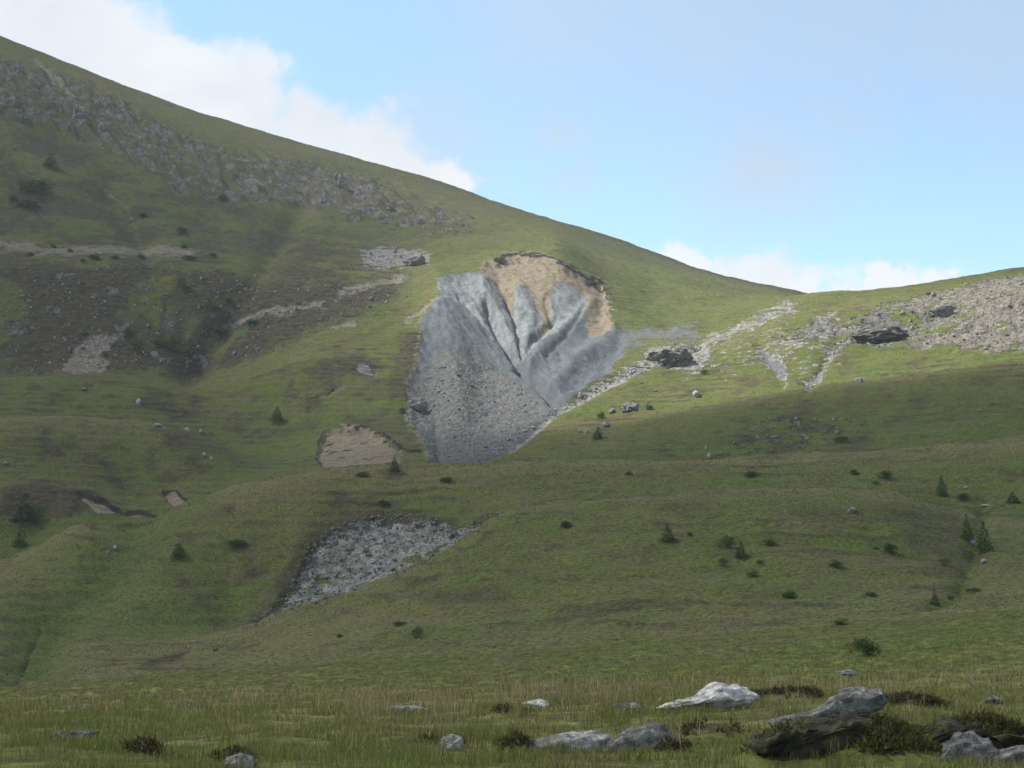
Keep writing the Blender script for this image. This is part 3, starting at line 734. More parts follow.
# loose boulders one can pick out
single = [
 (696,396,9,6,'white boulder on the shaded edge of the sunlit slope under the dark outcrop'),
 (859,382,11,5,'flat white boulder on the smooth green lobe below the right ridge'),
 (580,433,5,4,'left one of two small white boulders by a bush below the gully'),
 (587,433,5,4,'right one of two small white boulders by a bush below the gully'),
 (612,413,9,5,'low grey boulder between a bush and the big grey boulder'),
 (606,427,11,5,'flat grey boulder just above the dark bush below the gully'),
 (709,458,6,5,'whitish boulder lowest on the slope just above the hill crest'),
 (706,449,4,4,'small whitish boulder uphill of the lowest one above the hill crest'),
 (139,405,7,7,'white boulder with a dark hole on the left grassy hummock'),
 (187,434,7,7,'white boulder on the grassy flank of the second hummock'),
 (201,433,5,4,'small grey boulder right of the white one on the second hummock'),
 (157,427,9,4,'flat pale boulder above the white one on the second hummock'),
 (853,513,12,6,'pale grey boulder alone on the brownish top of the front hill'),
 (966,489,5,3,'small white stone on grass right of the columnar conifer'),
 (985,507,9,3,'low whitish stone above the paired dark conifers in the gully'),
 (973,545,7,6,'white stone in the gully between the paired dark conifers'),
 (984,563,8,4,'white stone in the gully below the paired dark conifers'),
 (115,549,5,4,'white stone in the wet green hollow left of the scree'),
 (108,553,4,3,'smaller white stone beside another in the wet green hollow'),
 (126,620,4,2,'tiny white stone on the smooth green flank below the dark bush'),
 (216,651,9,3,'long pale stone at the tail of the small dark bank'),
 (6,464,5,3,'tiny pale stone at the left edge on the second hummock'),
 (84,390,7,3,'low grey stone on the crest of the upper left hummock'),
 (204,456,4,4,'small white stone on the shaded flank low on the second hummock'),
 (211,460,4,4,'white stone next to a smaller one low on the second hummock'),
]
STONE = [rock_mesh('stone', 300 + i, M_stone, (1, .85, .75), 2, 9, .16, 2.0) for i in range(10)]
SCST = [rock_mesh('scree_stone', 340 + i, M_scree, (1, .8, .6), 2, 9, .16, 2.0) for i in range(8)]
WHST = [rock_mesh('white_stone', 370 + i, M_whst, (1, .8, .7), 2, 8, .16, 2.0) for i in range(6)]

def put(name, me, px, py, wpx, hpx, lab, cat, group=None, sink=.3, p=None):
    p = p or hit(px, py)
    if p is None: return None
    s = mpp(p); o = link(name, me)
    w = wpx * s / 2; h = hpx * s / 2 * 1.3
    o.scale = (w * 1.1, w * 1.0, h * 1.5); o.location = p + Vector((0, 0, h * (1 - sink) * .7)); o.rotation_euler = (rnd.uniform(-.25, .25), rnd.uniform(-.25, .25), rnd.uniform(0, 6.3))
    return tag(o, lab, cat, group)
for i, (px, py, w, h, lab) in enumerate(single):
    put('boulder', (WHST if 'whit' in lab else STONE)[i % 6], px, py, w, h, lab, 'boulder')

def inpoly(poly, x, y):
    return sdist(poly, np.array([x], float), np.array([y], float))[0] > 0
def scatter(name, meshes, poly, n, smin, smax, lab, cat, group, hk=.7, pw=2.2):
    P = np.array(poly, float); k = 0; tries = 0
    while k < n and tries < n * 30:
        tries += 1
        x = rnd.uniform(P[:, 0].min(), P[:, 0].max()); y = rnd.uniform(P[:, 1].min(), P[:, 1].max())
        if not (-40 < x < 1064) or not inpoly(poly, x, y): continue
        s = smin + (smax - smin) * rnd.random() ** pw
        if put(name, meshes[k % len(meshes)], x, y, s, s * hk * rnd.uniform(.7, 1.2), lab, cat, group): k += 1
scatter('scree_stone', SCST, SCREE, 230, 1.9, 6.0, 'loose grey stone in the scree patch on the face of the green hill', 'stone', 'stones in the hill scree', .75)
scatter('stone', STONE, RUBL, 70, 1.8, 6, 'pale loose stone among brown heath on the rubbly left mountainside', 'stone', 'stones on the rubbly left mountainside')
scatter('stone', STONE, RBAND, 70, 1.8, 6, 'pale loose stone on the sunlit stony band of the right ridge', 'stone', 'stones on the right ridge')
scatter('stone', STONE, [(716,452),(760,422),(830,416),(872,424),(850,446),(740,456)], 24, 1.8, 6, 'pale stone in the dark heathy patch low on the right slope', 'stone', 'stones in the dark heathy patch')
scatter('stone', SCST, [(410,400),(440,365),(490,365),(530,395),(545,412),(505,446),(478,458),(432,460)], 40, 1.8, 5, 'grey block in the rubble at the foot of the blue scar', 'stone', 'blocks in the scar rubble')
scatter('stone', WHST, [(476,461),(515,438),(560,404),(600,382),(650,362),(690,348),(692,354),(650,370),(602,389),(562,411),(517,443)], 40, 1.8, 5.5, 'whitish block in the pale rubble gully beside the blue scar', 'stone', 'blocks in the pale gully')
scatter('stone', STONE, [(640,372),(700,365),(780,380),(770,400),(700,420),(620,425)], 14, 1.6, 4, 'small pale stone scattered on the half-shaded grass below the rubble gully', 'stone', 'stones on the half-shaded grass')
scatter('stone', STONE, [(362,250),(398,248),(404,258),(398,266),(366,264)], 14, 2, 5, 'grey stone in the small rock patch above left of the scar', 'stone', 'stones of the small rock patch')
scatter('stone', STONE, [(60,412),(130,415),(190,430),(230,470),(200,480),(100,465),(20,460)], 14, 1.5, 3.5, 'small pale stone scattered over the left grassy hummocks', 'stone', 'stones on the left hummocks')
CRAG = [rock_mesh('crag', 400 + i, M_crag, (1, .8, 1.1), 3, 12, .42, 2.3, .03) for i in range(7)]
for i in range(36):
    for _ in range(60):
        x = rnd.uniform(-30, 468); y = rnd.uniform(60, 236)
        if inpoly(CLIFF, x, y) and (x > 300 or rnd.random() < .9): break
    w = 3 + 13 * rnd.random() ** 1.8
    put('crag', CRAG[i % 7], x, y, w, w * rnd.uniform(.45, .8), 'grey weathered crag in the broken rock band of the upper mountain', 'crag', 'crags of the upper rock band', .95)
def ico():
    bm = bmesh.new(); bmesh.ops.create_icosphere(bm, subdivisions=1, radius=1); v = np.array([p.co[:] for p in bm.verts]); f = np.array([[q.index for q in g.verts] for g in bm.faces]); bm.free(); return v, f
IV, IF = ico()
vs_, fs_ = [], []; nst = 0
for poly, n_, smin, smax in [(SCREE, 1500, .5, 2.4), (RUBL, 2300, .5, 2.5), (RBAND, 1100, .4, 2.0), (CLIFF, 350, .5, 1.8),
        ([(716,452),(760,422),(830,416),(872,424),(850,446),(740,456)], 170, .5, 1.7),
        ([(410,400),(440,365),(490,365),(530,395),(550,412),(505,446),(478,460),(432,462)], 900, .5, 2.0),
        ([(476,461),(515,438),(560,404),(600,382),(650,360),(690,345),(700,352),(650,372),(602,391),(562,413),(517,445)], 500, .5, 2.0),
        ([(545,385),(575,365),(625,345),(612,370),(590,383)], 120, .4, 1.4),
        ([(640,352),(655,345),(690,345),(712,348),(700,372),(660,370)], 200, .5, 1.8), ([(752,345),(800,325),(790,350),(784,382),(772,372)], 200, .4, 1.5),
        ([(260,280),(400,262),(430,290),(400,320),(300,338),(240,350)], 420, .5, 1.9)]:
    P = np.array(poly, float); qx = rs.uniform(P[:, 0].min(), P[:, 0].max(), n_ * 4); qy = rs.uniform(P[:, 1].min(), P[:, 1].max(), n_ * 4)
    ok = np.nonzero((sdist(poly, qx, qy) > -3 * rs.rand(n_ * 4)) & (qx > -40) & (qx < 1064))[0][:n_]
    for k in ok:
        p = hit(qx[k], qy[k])
        if p is None: continue
        r_ = mpp(p) * (smin + (smax - smin) * rs.rand() ** 2.5) * .6
        vs_.append(IV * (r_ * rs.uniform(.6, 1.3, 3)) * rs.uniform(.75, 1.2, (len(IV), 1)) + np.array([p.x, p.y, p.z + r_ * .2])); fs_.append(IF + nst * len(IV)); nst += 1
me = np_mesh('loose_stones', np.concatenate(vs_), np.concatenate(fs_), [M_scatter], False)
tag(link('loose_stones', me), 'countless small loose stones strewn over the scree and rubble', 'stones', None, 'stuff')
print('rocks', round(time.time() - T0, 1))

# ------------------------------------------------------------------ shrubs and conifers
def leaf_material(name, c0, c1):
    m, t = newmat(name)
    g = t.n('ShaderNodeNewGeometry')
    c = t.mix(g.outputs['Random Per Island'], c0, c1)
    oi = t.n('ShaderNodeObjectInfo')
    c = t.mix(1.0, c, t.mix(oi.outputs['Random'], (.8, .85, .8), (1.2, 1.15, 1.1)), 'MULTIPLY')
    b = finish(t, c, .8, .15)
    return m
M_con = leaf_material('conifer_needles', (.032, .060, .021), (.080, .120, .040))
M_jun = leaf_material('juniper_leaves', (.045, .082, .022), (.115, .160, .045))
M_lit = leaf_material('fresh_leaves', (.075, .125, .026), (.160, .210, .055))
M_bark = rock_material('bark', (.05, .04, .03), (.12, .095, .07), 6, .1)

def tri_cloud(name, tris, mat):
    v = np.array(tris, np.float32).reshape(-1, 3); f = np.arange(len(v)).reshape(-1, 3)
    return np_mesh(name, v, f, [mat], False)

def spray(r, tris, c, d, ln, n):
    d = d.normalized(); side = d.cross(Vector((0, 0, 1)))
    side = side.normalized() if side.length > 1e-3 else Vector((1, 0, 0))
    for _ in range(n):
        b = c + Vector((r.gauss(0, 1), r.gauss(0, 1), r.gauss(0, 1))) * ln * .3
        q = (d + Vector((r.gauss(0, .55), r.gauss(0, .55), r.gauss(0, .45)))).normalized()
        s2 = (side + Vector((r.gauss(0, .5), r.gauss(0, .5), r.gauss(0, .5)))).normalized()
        l = ln * r.uniform(.6, 1.3)
        tris.append([b - s2 * l * .28, b + s2 * l * .28, b + q * l])

def conifer(seed, mat):    # unit height, unit full width
    r = random.Random(seed); tr = []
    lev = 13
    lean = r.uniform(-.05, .05)
    for k in range(lev):
        f = k / (lev - 1); z = .05 + .9 * f; R = .5 * (1 - f) ** .85 * r.uniform(.78, 1.12) + .03
        nb = max(4, int(11 * (1 - f) + 3))
        for j in range(nb):
            a = j * 6.283 / nb + r.uniform(-.4, .4) + k
            L = R * r.uniform(.65, 1.15); dirv = Vector((math.cos(a), math.sin(a), -.12))
            if r.random() < .12: continue
            for q in (.45, .75, 1.0):
                spray(r, tr, Vector((lean * f, 0, z)) + dirv * L * q + Vector((0, 0, .04 * q)), dirv + Vector((0, 0, .25)), .10 * (1.2 - .5 * f), 4)
    spray(r, tr, Vector((lean, 0, .95)), Vector((0, 0, 1)), .06, 6)
    return tri_cloud('crown', tr, mat)

def bush(seed, mat, nl=7):
    r = random.Random(seed); tr = []
    lob = [(Vector((r.uniform(-.3, .3), r.uniform(-.3, .3), r.uniform(.2, .5))), r.uniform(.2, .36)) for _ in range(nl)]
    lob.append((Vector((r.uniform(-.1, .1), 0, .62)), .26))
    for c, R in lob:
        for _ in range(70):
            d = Vector((r.gauss(0, 1), r.gauss(0, 1), r.gauss(.3, 1))).normalized()
            p = c + Vector((d.x * R, d.y * R, d.z * R * .95)) * r.uniform(.55, 1.05)
            if p.z < .02: p.z = r.uniform(.01, .1)
            spray(r, tr, p, d + Vector((0, 0, .6)), .085, 3)
    return tri_cloud('crown', tr, mat)

def stem(name, seed, hgt, rad, nlimb):
    r = random.Random(seed); bm = bmesh.new()
    def cone(a, b, r0, r1):
        d = (b - a); m = Matrix.Translation((a + b) / 2) @ d.to_track_quat('Z', 'Y').to_matrix().to_4x4()
        bmesh.ops.create_cone(bm, cap_ends=True, segments=7, radius1=r0, radius2=r1, depth=d.length, matrix=m)
    cone(Vector((0, 0, -.08)), Vector((0, 0, hgt)), rad, rad * .3)
    for i in range(nlimb):
        a = i * 2.4 + r.random(); z = hgt * r.uniform(.15, .8)
        cone(Vector((0, 0, z)), Vector((math.cos(a) * .3, math.sin(a) * .3, z + .14)), rad * .45, rad * .1)
    me = bpy.data.meshes.new(name); bm.to_mesh(me); bm.free(); me.materials.append(M_bark)
    return me
CON = [conifer(500 + i, M_con) for i in range(5)]
JUN = [bush(520 + i, M_jun) for i in range(5)]
LIT = [bush(540 + i, M_lit, 6) for i in range(4)]
TRUNK = stem('trunk', 1, .9, .03, 6); STEM = stem('stem', 2, .55, .035, 7)

plants = [  # px, py(base), w, h, kind, label
 (395,472,13,14,'c','dark cone-shaped conifer on the hill crest below the small ochre slip'),
 (363,477,12,6,'j','low green bush left of the cone-shaped conifer on the hill crest'),
 (447,482,12,6,'j','low bush right of the crest conifer under the scar foot'),
 (384,506,15,7,'j','flat green bush just above the top edge of the grey scree'),
 (177,559,16,17,'j','dark round bush alone on the left flank of the front hill'),
 (236,547,18,9,'j','wide flattish bush midway between the round dark bush and the scree'),
 (418,637,14,12,'j','dark bush on the lowest slope below the tail of the scree'),
 (399,626,13,6,'j','small faint bush just above left of the dark lowest-slope bush'),
 (340,638,8,5,'j','tiny bush left of the dark lowest-slope bush'),
 (24,522,25,26,'c','big dark conifer clump under the brown heath bank at the left edge'),
 (36,521,11,19,'l','lighter green young tree touching the big conifer clump at left edge'),
 (19,547,12,17,'c','narrow conifer below the big conifer clump at the left edge'),
 (668,541,16,16,'c','broad dark conifer leftmost of the bushes on the front hill top'),
 (728,548,17,14,'j','round dark bush beside the pointed conifer on the front hill'),
 (741,558,14,15,'c','small pointed conifer right beneath the round dark bush'),
 (723,566,11,9,'j','small bush below left of the pointed conifer'),
 (752,577,15,9,'l','light green bush lowest under the pointed conifer'),
 (760,564,7,5,'j','tiny bush just right of the pointed conifer'),
 (770,545,17,7,'l','flat light green bush right of the pointed conifer'),
 (834,567,16,8,'j','low dark bush alone at the middle of the front hill'),
 (889,553,18,11,'j','rounded green bush right of the pale grey boulder on the front hill'),
 (876,549,7,4,'l','tiny light bush touching the rounded green bush'),
 (942,496,12,19,'c','columnar dark conifer standing above the gully head at right'),
 (963,500,13,8,'j','low bush close right of the columnar conifer'),
 (1013,503,14,10,'c','small spreading conifer near the right picture edge'),
 (967,540,12,24,'c','left one of the paired dark conifers in the right gully'),
 (984,552,18,27,'c','right and larger one of the paired dark conifers in the gully'),
 (945,566,14,10,'l','light green bush left below the paired gully conifers'),
 (751,477,13,7,'j','dark bush on the smooth grass of the rear crest'),
 (855,474,11,5,'j','small bush on the rear crest left of the wide dark one'),
 (886,478,16,8,'j','wide dark bush on the rear crest'),
 (876,484,7,4,'j','tiny bush just below the wide dark one of the rear crest'),
 (791,598,19,8,'j','flat dark bush low on the front hill above the meadow edge'),
 (871,596,13,5,'j','very low bush right of the flat dark one above the meadow edge'),
 (935,605,9,15,'c','thin young conifer at the foot of the right gully'),
 (974,593,13,6,'j','low bush right of the thin young conifer'),
 (951,600,8,6,'j','small bush touching the thin young conifer'),
 (840,624,17,7,'l','flat light bush on the edge of the near meadow'),
 (867,656,30,20,'j','dark rounded bush in the near meadow, largest of the right side'),
 (691,536,7,5,'j','tiny bush between the broad conifer and the round dark bush'),
 (565,528,14,8,'j','lone dark bush right of the upper tip of the scree'),
 (629,475,7,4,'j','tiny lone bush on the rear crest beneath the gully slope'),
 (602,419,10,8,'j','green bush beside the grey boulders below the gully'),
 (598,439,12,12,'c','dark conifer bush below the two small white boulders'),
 (648,410,9,6,'j','small bush right of the big grey boulder'),
 (842,443,13,8,'j','green bush in the dark heathy patch of the right slope'),
 (277,421,13,14,'c','lone small conifer on green slope left of the small ochre slip'),
 (128,338,11,13,'j','upright bush left of a clustered pair on the left rubble slope'),
 (137,350,14,14,'l','lighter bush beside the upright one above the pink gravel'),
 (159,346,11,9,'j','left one of two touching bushes on the left rubble slope'),
 (172,350,17,14,'j','right and bigger one of two touching bushes on the rubble slope'),
 (218,334,21,9,'j','wide flat bush midway along the rubble slope'),
 (252,325,11,7,'j','small bush right of the wide flat one on the rubble slope'),
 (211,311,17,16,'l','light green bush in the upper part of the rubble slope'),
 (182,289,12,14,'l','light upright bush topmost on the rubble slope'),
 (228,302,8,5,'j','tiny bush right of the light green upper bush'),
 (86,336,11,5,'l','low light bush at the top of the pink gravel patch'),
 (105,358,8,8,'j','small bush at the right edge of the pink gravel patch'),
 (188,354,8,4,'j','tiny bush below right of the two touching bushes'),
 (50,169,15,18,'j','dark tall bush below the upper cliffs at far left'),
 (37,195,27,17,'j','broad dark bush beneath the tall one below the upper cliffs'),
 (28,208,19,9,'j','low spreading bush beneath the broad one below the upper cliffs'),
 (14,201,10,6,'j','small bush left of the low spreading one near the left edge'),
 (182,233,12,8,'j','dark bush alone on green slope under the cliff band'),
 (145,217,10,5,'j','low bush near the thin path on the green slope'),
 (30,256,10,5,'l','light bush at left end of the pinkish bench'),
 (53,248,6,4,'j','tiny bush above the left part of the pinkish bench'),
 (70,253,6,5,'j','little bush on the upper lip of the pinkish bench'),
 (83,262,6,4,'j','tiny bush on the lower lip of the pinkish bench'),
 (97,260,13,7,'j','widest bush along the pinkish bench'),
 (115,259,8,4,'j','small bush right of the widest one on the pinkish bench'),
 (141,259,10,5,'j','bush near the middle of the pinkish bench'),
 (190,260,12,5,'j','low bush at the right end of the pinkish bench'),
 (213,257,9,5,'l','light bush beyond the right end of the pinkish bench'),
 (183,248,7,5,'j','small bush just above the right end of the pinkish bench'),
 (403,413,8,6,'j','small dark bush at the left edge of the scar foot'),
 (502,264,12,6,'j','green shrub hanging at the left end of the scar head'),
 (594,286,14,5,'j','grassy shrub on a slumped block at the right scar rim'),
 (704,374,8,6,'l','bright green shrub in the rubble gully next to the dark outcrop'),
 (225,200,12,6,'j','dark bush in the cliff band beside a pale crag'),
]
PLN = 0
for i, (px, py, w, h, k, lab) in enumerate(plants):
    p = hit(px, py)
    if p is None: print('no hit', lab); continue
    s = mpp(p)
    nm, pool, tn, cat = {'c': ('conifer', CON, TRUNK, 'conifer'), 'j': ('juniper_bush', JUN, STEM, 'bush'), 'l': ('shrub', LIT, STEM, 'shrub')}[k]
    r = bpy.data.objects.new(nm, None); col.objects.link(r); r.location = p - Vector((0, 0, .03)); r.empty_display_size = .3
    r.rotation_euler = (0, 0, rnd.uniform(0, 6.3)); r.scale = (w * s * 1.05, w * s * 1.05, h * s * 1.05)
    tag(r, lab, cat, 'scattered bushes and conifers')
    link('trunk' if k == 'c' else 'stem', tn, r); link('crown', pool[i % len(pool)], r)
print('plants', round(time.time() - T0, 1))

# ------------------------------------------------------------------ grass of the near meadow (stuff) and heather banks
def blade_material(name, cols, pos_mix):
    m, t = newmat(name)
    g = t.n('ShaderNodeNewGeometry'); rp = g.outputs['Random Per Island']
    c = t.mix(t.ramp(rp, 0, .6), cols[0], cols[1]); c = t.mix(t.ramp(rp, .72, 1.0), c, cols[2])
    nz = t.noise(g.outputs['Position'], .45, 4, .6); c = t.mix(t.math('MULTIPLY', t.ramp(nz, .42, .66), pos_mix), c, cols[3])
    b = t.n('ShaderNodeBsdfPrincipled'); t.set(b, 'Base Color', c); t.set(b, 'Roughness', .75); t.set(b, 'Specular IOR Level', .12)
    tl = t.n('ShaderNodeBsdfTranslucent'); t.set(tl, 'Color', c)
    mx = t.n('ShaderNodeMixShader'); t.set(mx, 0, .3); t.t.links.new(b.outputs[0], mx.inputs[1]); t.t.links.new(tl.outputs[0], mx.inputs[2])
    o = t.n('ShaderNodeOutputMaterial'); t.t.links.new(mx.outputs[0], o.inputs[0])
    return m
M_blade = blade_material('grass_blades', ((.100, .120, .026), (.158, .168, .046), (.25, .21, .105), (.170, .140, .065)), .75)
M_straw = blade_material('dry_stalks', ((.22, .175, .09), (.33, .265, .155), (.29, .185, .125), (.22, .19, .09)), .5)
M_heather = blade_material('heather_sprigs', ((.040, .036, .020), (.085, .070, .036), (.16, .135, .06), (.095, .115, .030)), .9)

def fan_points(n, d0, d1, power=1.0, axl=-.40, axr=.40):
    d = d0 + (d1 - d0) * rs.rand(n) ** power; a = axl + (axr - axl) * rs.rand(n)
    return d * np.sin(a), d * np.cos(a), d

def blades(name, x, y, z0, hgt, wid, mat, lean=.45, droop=.25):
    n = len(x); th = rs.rand(n) * 6.283; la = rs.rand(n) * 6.283; ln = hgt * lean * rs.rand(n)
    fx, fy = np.cos(th) * wid / 2, np.sin(th) * wid / 2
    lx, ly = np.cos(la) * ln, np.sin(la) * ln
    P = np.zeros((n, 5, 3))
    P[:, 0] = np.stack([x - fx, y - fy, z0 - .03], -1); P[:, 1] = np.stack([x + fx, y + fy, z0 - .03], -1)
    mx, my, mz = x + lx * .35, y + ly * .35, z0 + hgt * .6
    P[:, 2] = np.stack([mx + fx * .8, my + fy * .8, mz], -1); P[:, 3] = np.stack([mx - fx * .8, my - fy * .8, mz], -1)
    P[:, 4] = np.stack([x + lx, y + ly, z0 + hgt * (1 - droop * rs.rand(n))], -1)
    b = (np.arange(n) * 5)[:, None]
    f = np.concatenate([b + np.array([[0, 1, 2]]), b + np.array([[0, 2, 3]]), b + np.array([[3, 2, 4]])])
    return np_mesh(name, P.reshape(-1, 3), f, [mat], True)

# turf: clumped by noise, shorter and thinner farther out
def near_bank(x, y):
    m_ = np.zeros_like(x)
    for bx_, by_, bw, bd, bh in BK:
        m_ = np.maximum(m_, np.exp(-(((x - bx_) / bw) ** 2 + ((y - by_) / bd) ** 2) ** 2))
    return m_
x, y, d = fan_points(420000, 15, 135, 1.35)
cl = fbm(x, y, .9, 2, off=40); cl2 = fbm(x, y, 5, 2, off=44)
keep = rs.rand(len(x)) < np.clip(.45 + 1.1 * cl + .5 * cl2, .06, 1) * (1 - .50 * near_bank(x, y))
x, y, d, cl, cl2 = x[keep], y[keep], d[keep], cl[keep], cl2[keep]
hg = (.05 + .09 * rs.rand(len(x)) ** 1.5 + .26 * np.clip(cl, 0, 1) + .09 * np.clip(cl2, 0, 1)) * np.where(d < 45, 1.15, np.clip(1.1 - (d - 45) / 120, .5, 1.1))
me = blades('grass', x, y, ground_np(x, y), hg, np.clip(.0075 * d / 25, .006, .03) * rs.uniform(.7, 1.6, len(x)), M_blade, .95, .35)
tag(link('grass', me), 'short green grass covering the near meadow between the rocks', 'grass', None, 'stuff')
# bright green tussocks close to the rocks
M_lushg = blade_material('lush_tussocks', ((.105, .145, .026), (.155, .190, .042), (.20, .19, .075), (.10, .105, .035)), .5)
x, y, d = fan_points(150000, 15.5, 40, 1.2)
cl = fbm(x, y, 1.3, 3, off=110) + .5 * fbm(x, y, 5, 2, off=113)
k_ = (rs.rand(len(x)) < np.clip(3.2 * (cl - .10), 0, 1)) & (rs.rand(len(x)) > .4 * near_bank(x, y))
x, y, d, cl = x[k_], y[k_], d[k_], cl[k_]
me = blades('tussock_grass', x, y, ground_np(x, y), (.10 + .34 * np.clip(cl, 0, .5)) * rs.uniform(.5, 1.2, len(x)), .008 * rs.uniform(.8, 1.8, len(x)), M_lushg, 1.0, .4)
tag(link('tussock_grass', me), 'bright green grass tussocks around the foreground rocks', 'grass', None, 'stuff')
# rough tussocks that roughen the turf of the hills farther off
M_tuft = blade_material('rough_tufts', ((.048, .062, .015), (.085, .088, .028), (.125, .106, .055), (.080, .064, .036)), .7)
def tufts(n_, d0, d1, pw_, size, lift, mtl, keepf):
    x, y, d = fan_points(n_, d0, d1, pw_, -.36, .36)
    i_ = np.clip(np.searchsorted(dd, d), 0, ND - 1); j_ = np.clip(np.searchsorted(az, np.arctan2(x, y)), 0, NC - 1)
    bare_ = np.maximum.reduce([scar[i_, j_], slip[i_, j_], scree[i_, j_], pink[i_, j_], pebble[i_, j_]])
    k_ = (rs.rand(n_) < keepf(x, y)) & (bare_ < .35)
    x, y, d = x[k_], y[k_], d[k_]; m_ = len(x)
    sz = size * rs.uniform(.5, 1.5, m_) * np.clip(d / d1, .5, 1)
    return x, y, ground_np(x, y), sz * lift, sz
parts_ = [tufts(230000, 130, 455, .9, .24, .65, None, lambda x, y: np.clip(.25 + 1.6 * fbm(x, y, 4, 3, off=90) + .8 * fbm(x, y, 25, 2, off=93), .02, 1)),
          tufts(230000, 450, 1255, .9, .62, .5, None, lambda x, y: np.clip(.22 + 1.6 * fbm(x, y, 8, 3, off=96) + .9 * fbm(x, y, 45, 3, off=99), .02, 1))]
cat_ = [np.concatenate([p_[k_] for p_ in parts_]) for k_ in range(5)]
me = blades('rough_grass', *cat_, M_tuft, .9, .4)
tag(link('rough_grass', me), 'rough brownish tussocks mottling the grass of the hills', 'grass', None, 'stuff')
# tall dry stalks with seed heads
x, y, d = fan_points(17000, 19, 66, .9)
pxs, pys = project(x, y, ground_np(x, y))
cl = fbm(x, y, 4, 3, off=50)
band = np.exp(-((d - 40) / 12) ** 2) * .9 + .07
keep = rs.rand(len(x)) < np.clip(band * (.10 + 1.9 * cl), 0.015, 1) * np.where((pxs > 170), 1, .3) * np.where((pxs > 350) & (pxs < 640), 1.3, .8)
x, y, d = x[keep], y[keep], d[keep]
n = len(x); z0 = ground_np(x, y)
h = rs.uniform(.22, .62, n)
me = blades('tall_grass', np.concatenate([x, x + .0]), np.concatenate([y, y]), np.concatenate([z0, z0 + h * .55]),
            np.concatenate([h, h * .5]), np.concatenate([np.full(n, .006) * d / 25 , np.full(n, .013) * d / 25]), M_straw, .6, .2)
tag(link('tall_grass', me), 'tall straw-coloured grass stalks standing across the near meadow', 'tall grass', None, 'stuff')
print('grass', n, round(time.time() - T0, 1))

def heather(seed, w, dp, h, n):
    r = random.Random(seed); tr = []
    for _ in range(n):
        a = r.uniform(0, 6.283); q = math.sqrt(r.random())
        px_, py_ = math.cos(a) * q, math.sin(a) * q
        top = (1 - q ** 2.2) * (.75 + .5 * mnoise.noise(Vector((px_ * 2.5 + seed, py_ * 2.5, 0))))
        z_ = max(0.0, top) * h * r.uniform(.55, 1.05)
        c = Vector((px_ * w, py_ * dp, z_)); d_ = Vector((px_ * .5, py_ * .5, 1))
        spray(r, tr, c, d_, .055 * r.uniform(.7, 1.4), 2)
    return tri_cloud('heather_clump', tr, M_heather)
for i, (bx_, by_, bw, bd, bh) in enumerate(BK):
    r = random.Random(900 + i); tr = []
    n_ = int((900 if bw > .5 else 500) + (9000 if bw > .5 else 4200) * bw * bd)
    for _ in range(n_):
        a = r.uniform(0, 6.283); q = math.sqrt(r.random()) * 1.12
        x_, y_ = bx_ + math.cos(a) * q * bw, by_ + math.sin(a) * q * bd
        nz = mnoise.noise(Vector((x_ * 2.2, y_ * 2.2, i)))
        if r.random() > .36 + 1.3 * nz - .25 * q * q + (.25 if math.sin(a) < 0 else -.1): continue
        c = Vector((x_, y_, ground(x_, y_) + r.uniform(0, .07) + max(0, nz) * .12))
        spray(r, tr, c, Vector((math.cos(a) * .4, math.sin(a) * .4, .8)), r.uniform(.035, .085), 2)
    tag(link('heather_bush', tri_cloud('heather_bush', tr, M_heather)), BANKS[i][4], 'heather', 'heather among the foreground rocks')

# ------------------------------------------------------------------ sun, cloud deck, sky, haze
SEL = math.radians(52); SAZ = math.radians(-82)          # high on the left
S = Vector((math.sin(SAZ) * math.cos(SEL), math.cos(SAZ) * math.cos(SEL), math.sin(SEL)))
sl = bpy.data.lights.new('sun', 'SUN'); sl.energy = 5.0; sl.angle = math.radians(.53); sl.color = (1, .955, .88)
so = link('sun', sl); so.rotation_euler = S.to_track_quat('Z', 'Y').to_euler()

# unseen cloud overhead for the cloud shade, its gap shaped to the sunlit patches
CH = 950.0
nx = 110
cx, cy = np.meshgrid(np.linspace(-1900, 500, nx), np.linspace(-700, 1760, nx), indexing='ij')
gx, gy, gz = cx.copy(), cy.copy(), np.zeros_like(cx)
for _ in range(12):
    k = (CH - gz) / S.z
    gx = cx - S.x * k; gy = cy - S.y * k
    gz = gz * .5 + .5 * ground_np(gx, gy)
gap = np.zeros_like(cx)
def opening(px, py, rx, ry, amt, rot=0.0):
    global gap
    p = hit(px, py)
    ddx, ddy = gx - p.x, gy - p.y
    a, b = ddx * math.cos(rot) + ddy * math.sin(rot), -ddx * math.sin(rot) + ddy * math.cos(rot)
    nz = fbm(gx, gy, 90, 3, off=60) * .35
    e = np.exp(-(((a / rx) ** 2 + (b / ry) ** 2) * (1 + nz)) ** 1.35)
    gap = 1 - (1 - gap) * (1 - amt * e)
opening(520, 310, 95, 100, 1.0)
opening(470, 400, 55, 70, .42)
opening(690, 305, 120, 120, 1.0)
opening(800, 325, 130, 85, 1.0)
opening(720, 385, 90, 40, .55)
opening(860, 372, 150, 40, .5)
opening(960, 316, 170, 85, 1.0)
opening(640, 268, 150, 130, .9)
opening(400, 270, 90, 90, .35)
opening(560, 225, 250, 120, .35)
opening(150, 100, 400, 160, .20)
opening(330, 350, 90, 60, .22)
opening(500, 700, 200, 70, .2)
T = .20 + .79 * gap + .05 * fbm(gx, gy, 60, 3, off=70)
T = np.clip(T, .03, .985)
thick = 25 + 75 * (1 - T)
top = CH + thick + 22 * fbm(cx, cy, 150, 4, off=80); bot = CH - thick * .3 - 8 * fbm(cx, cy, 120, 4, off=84)
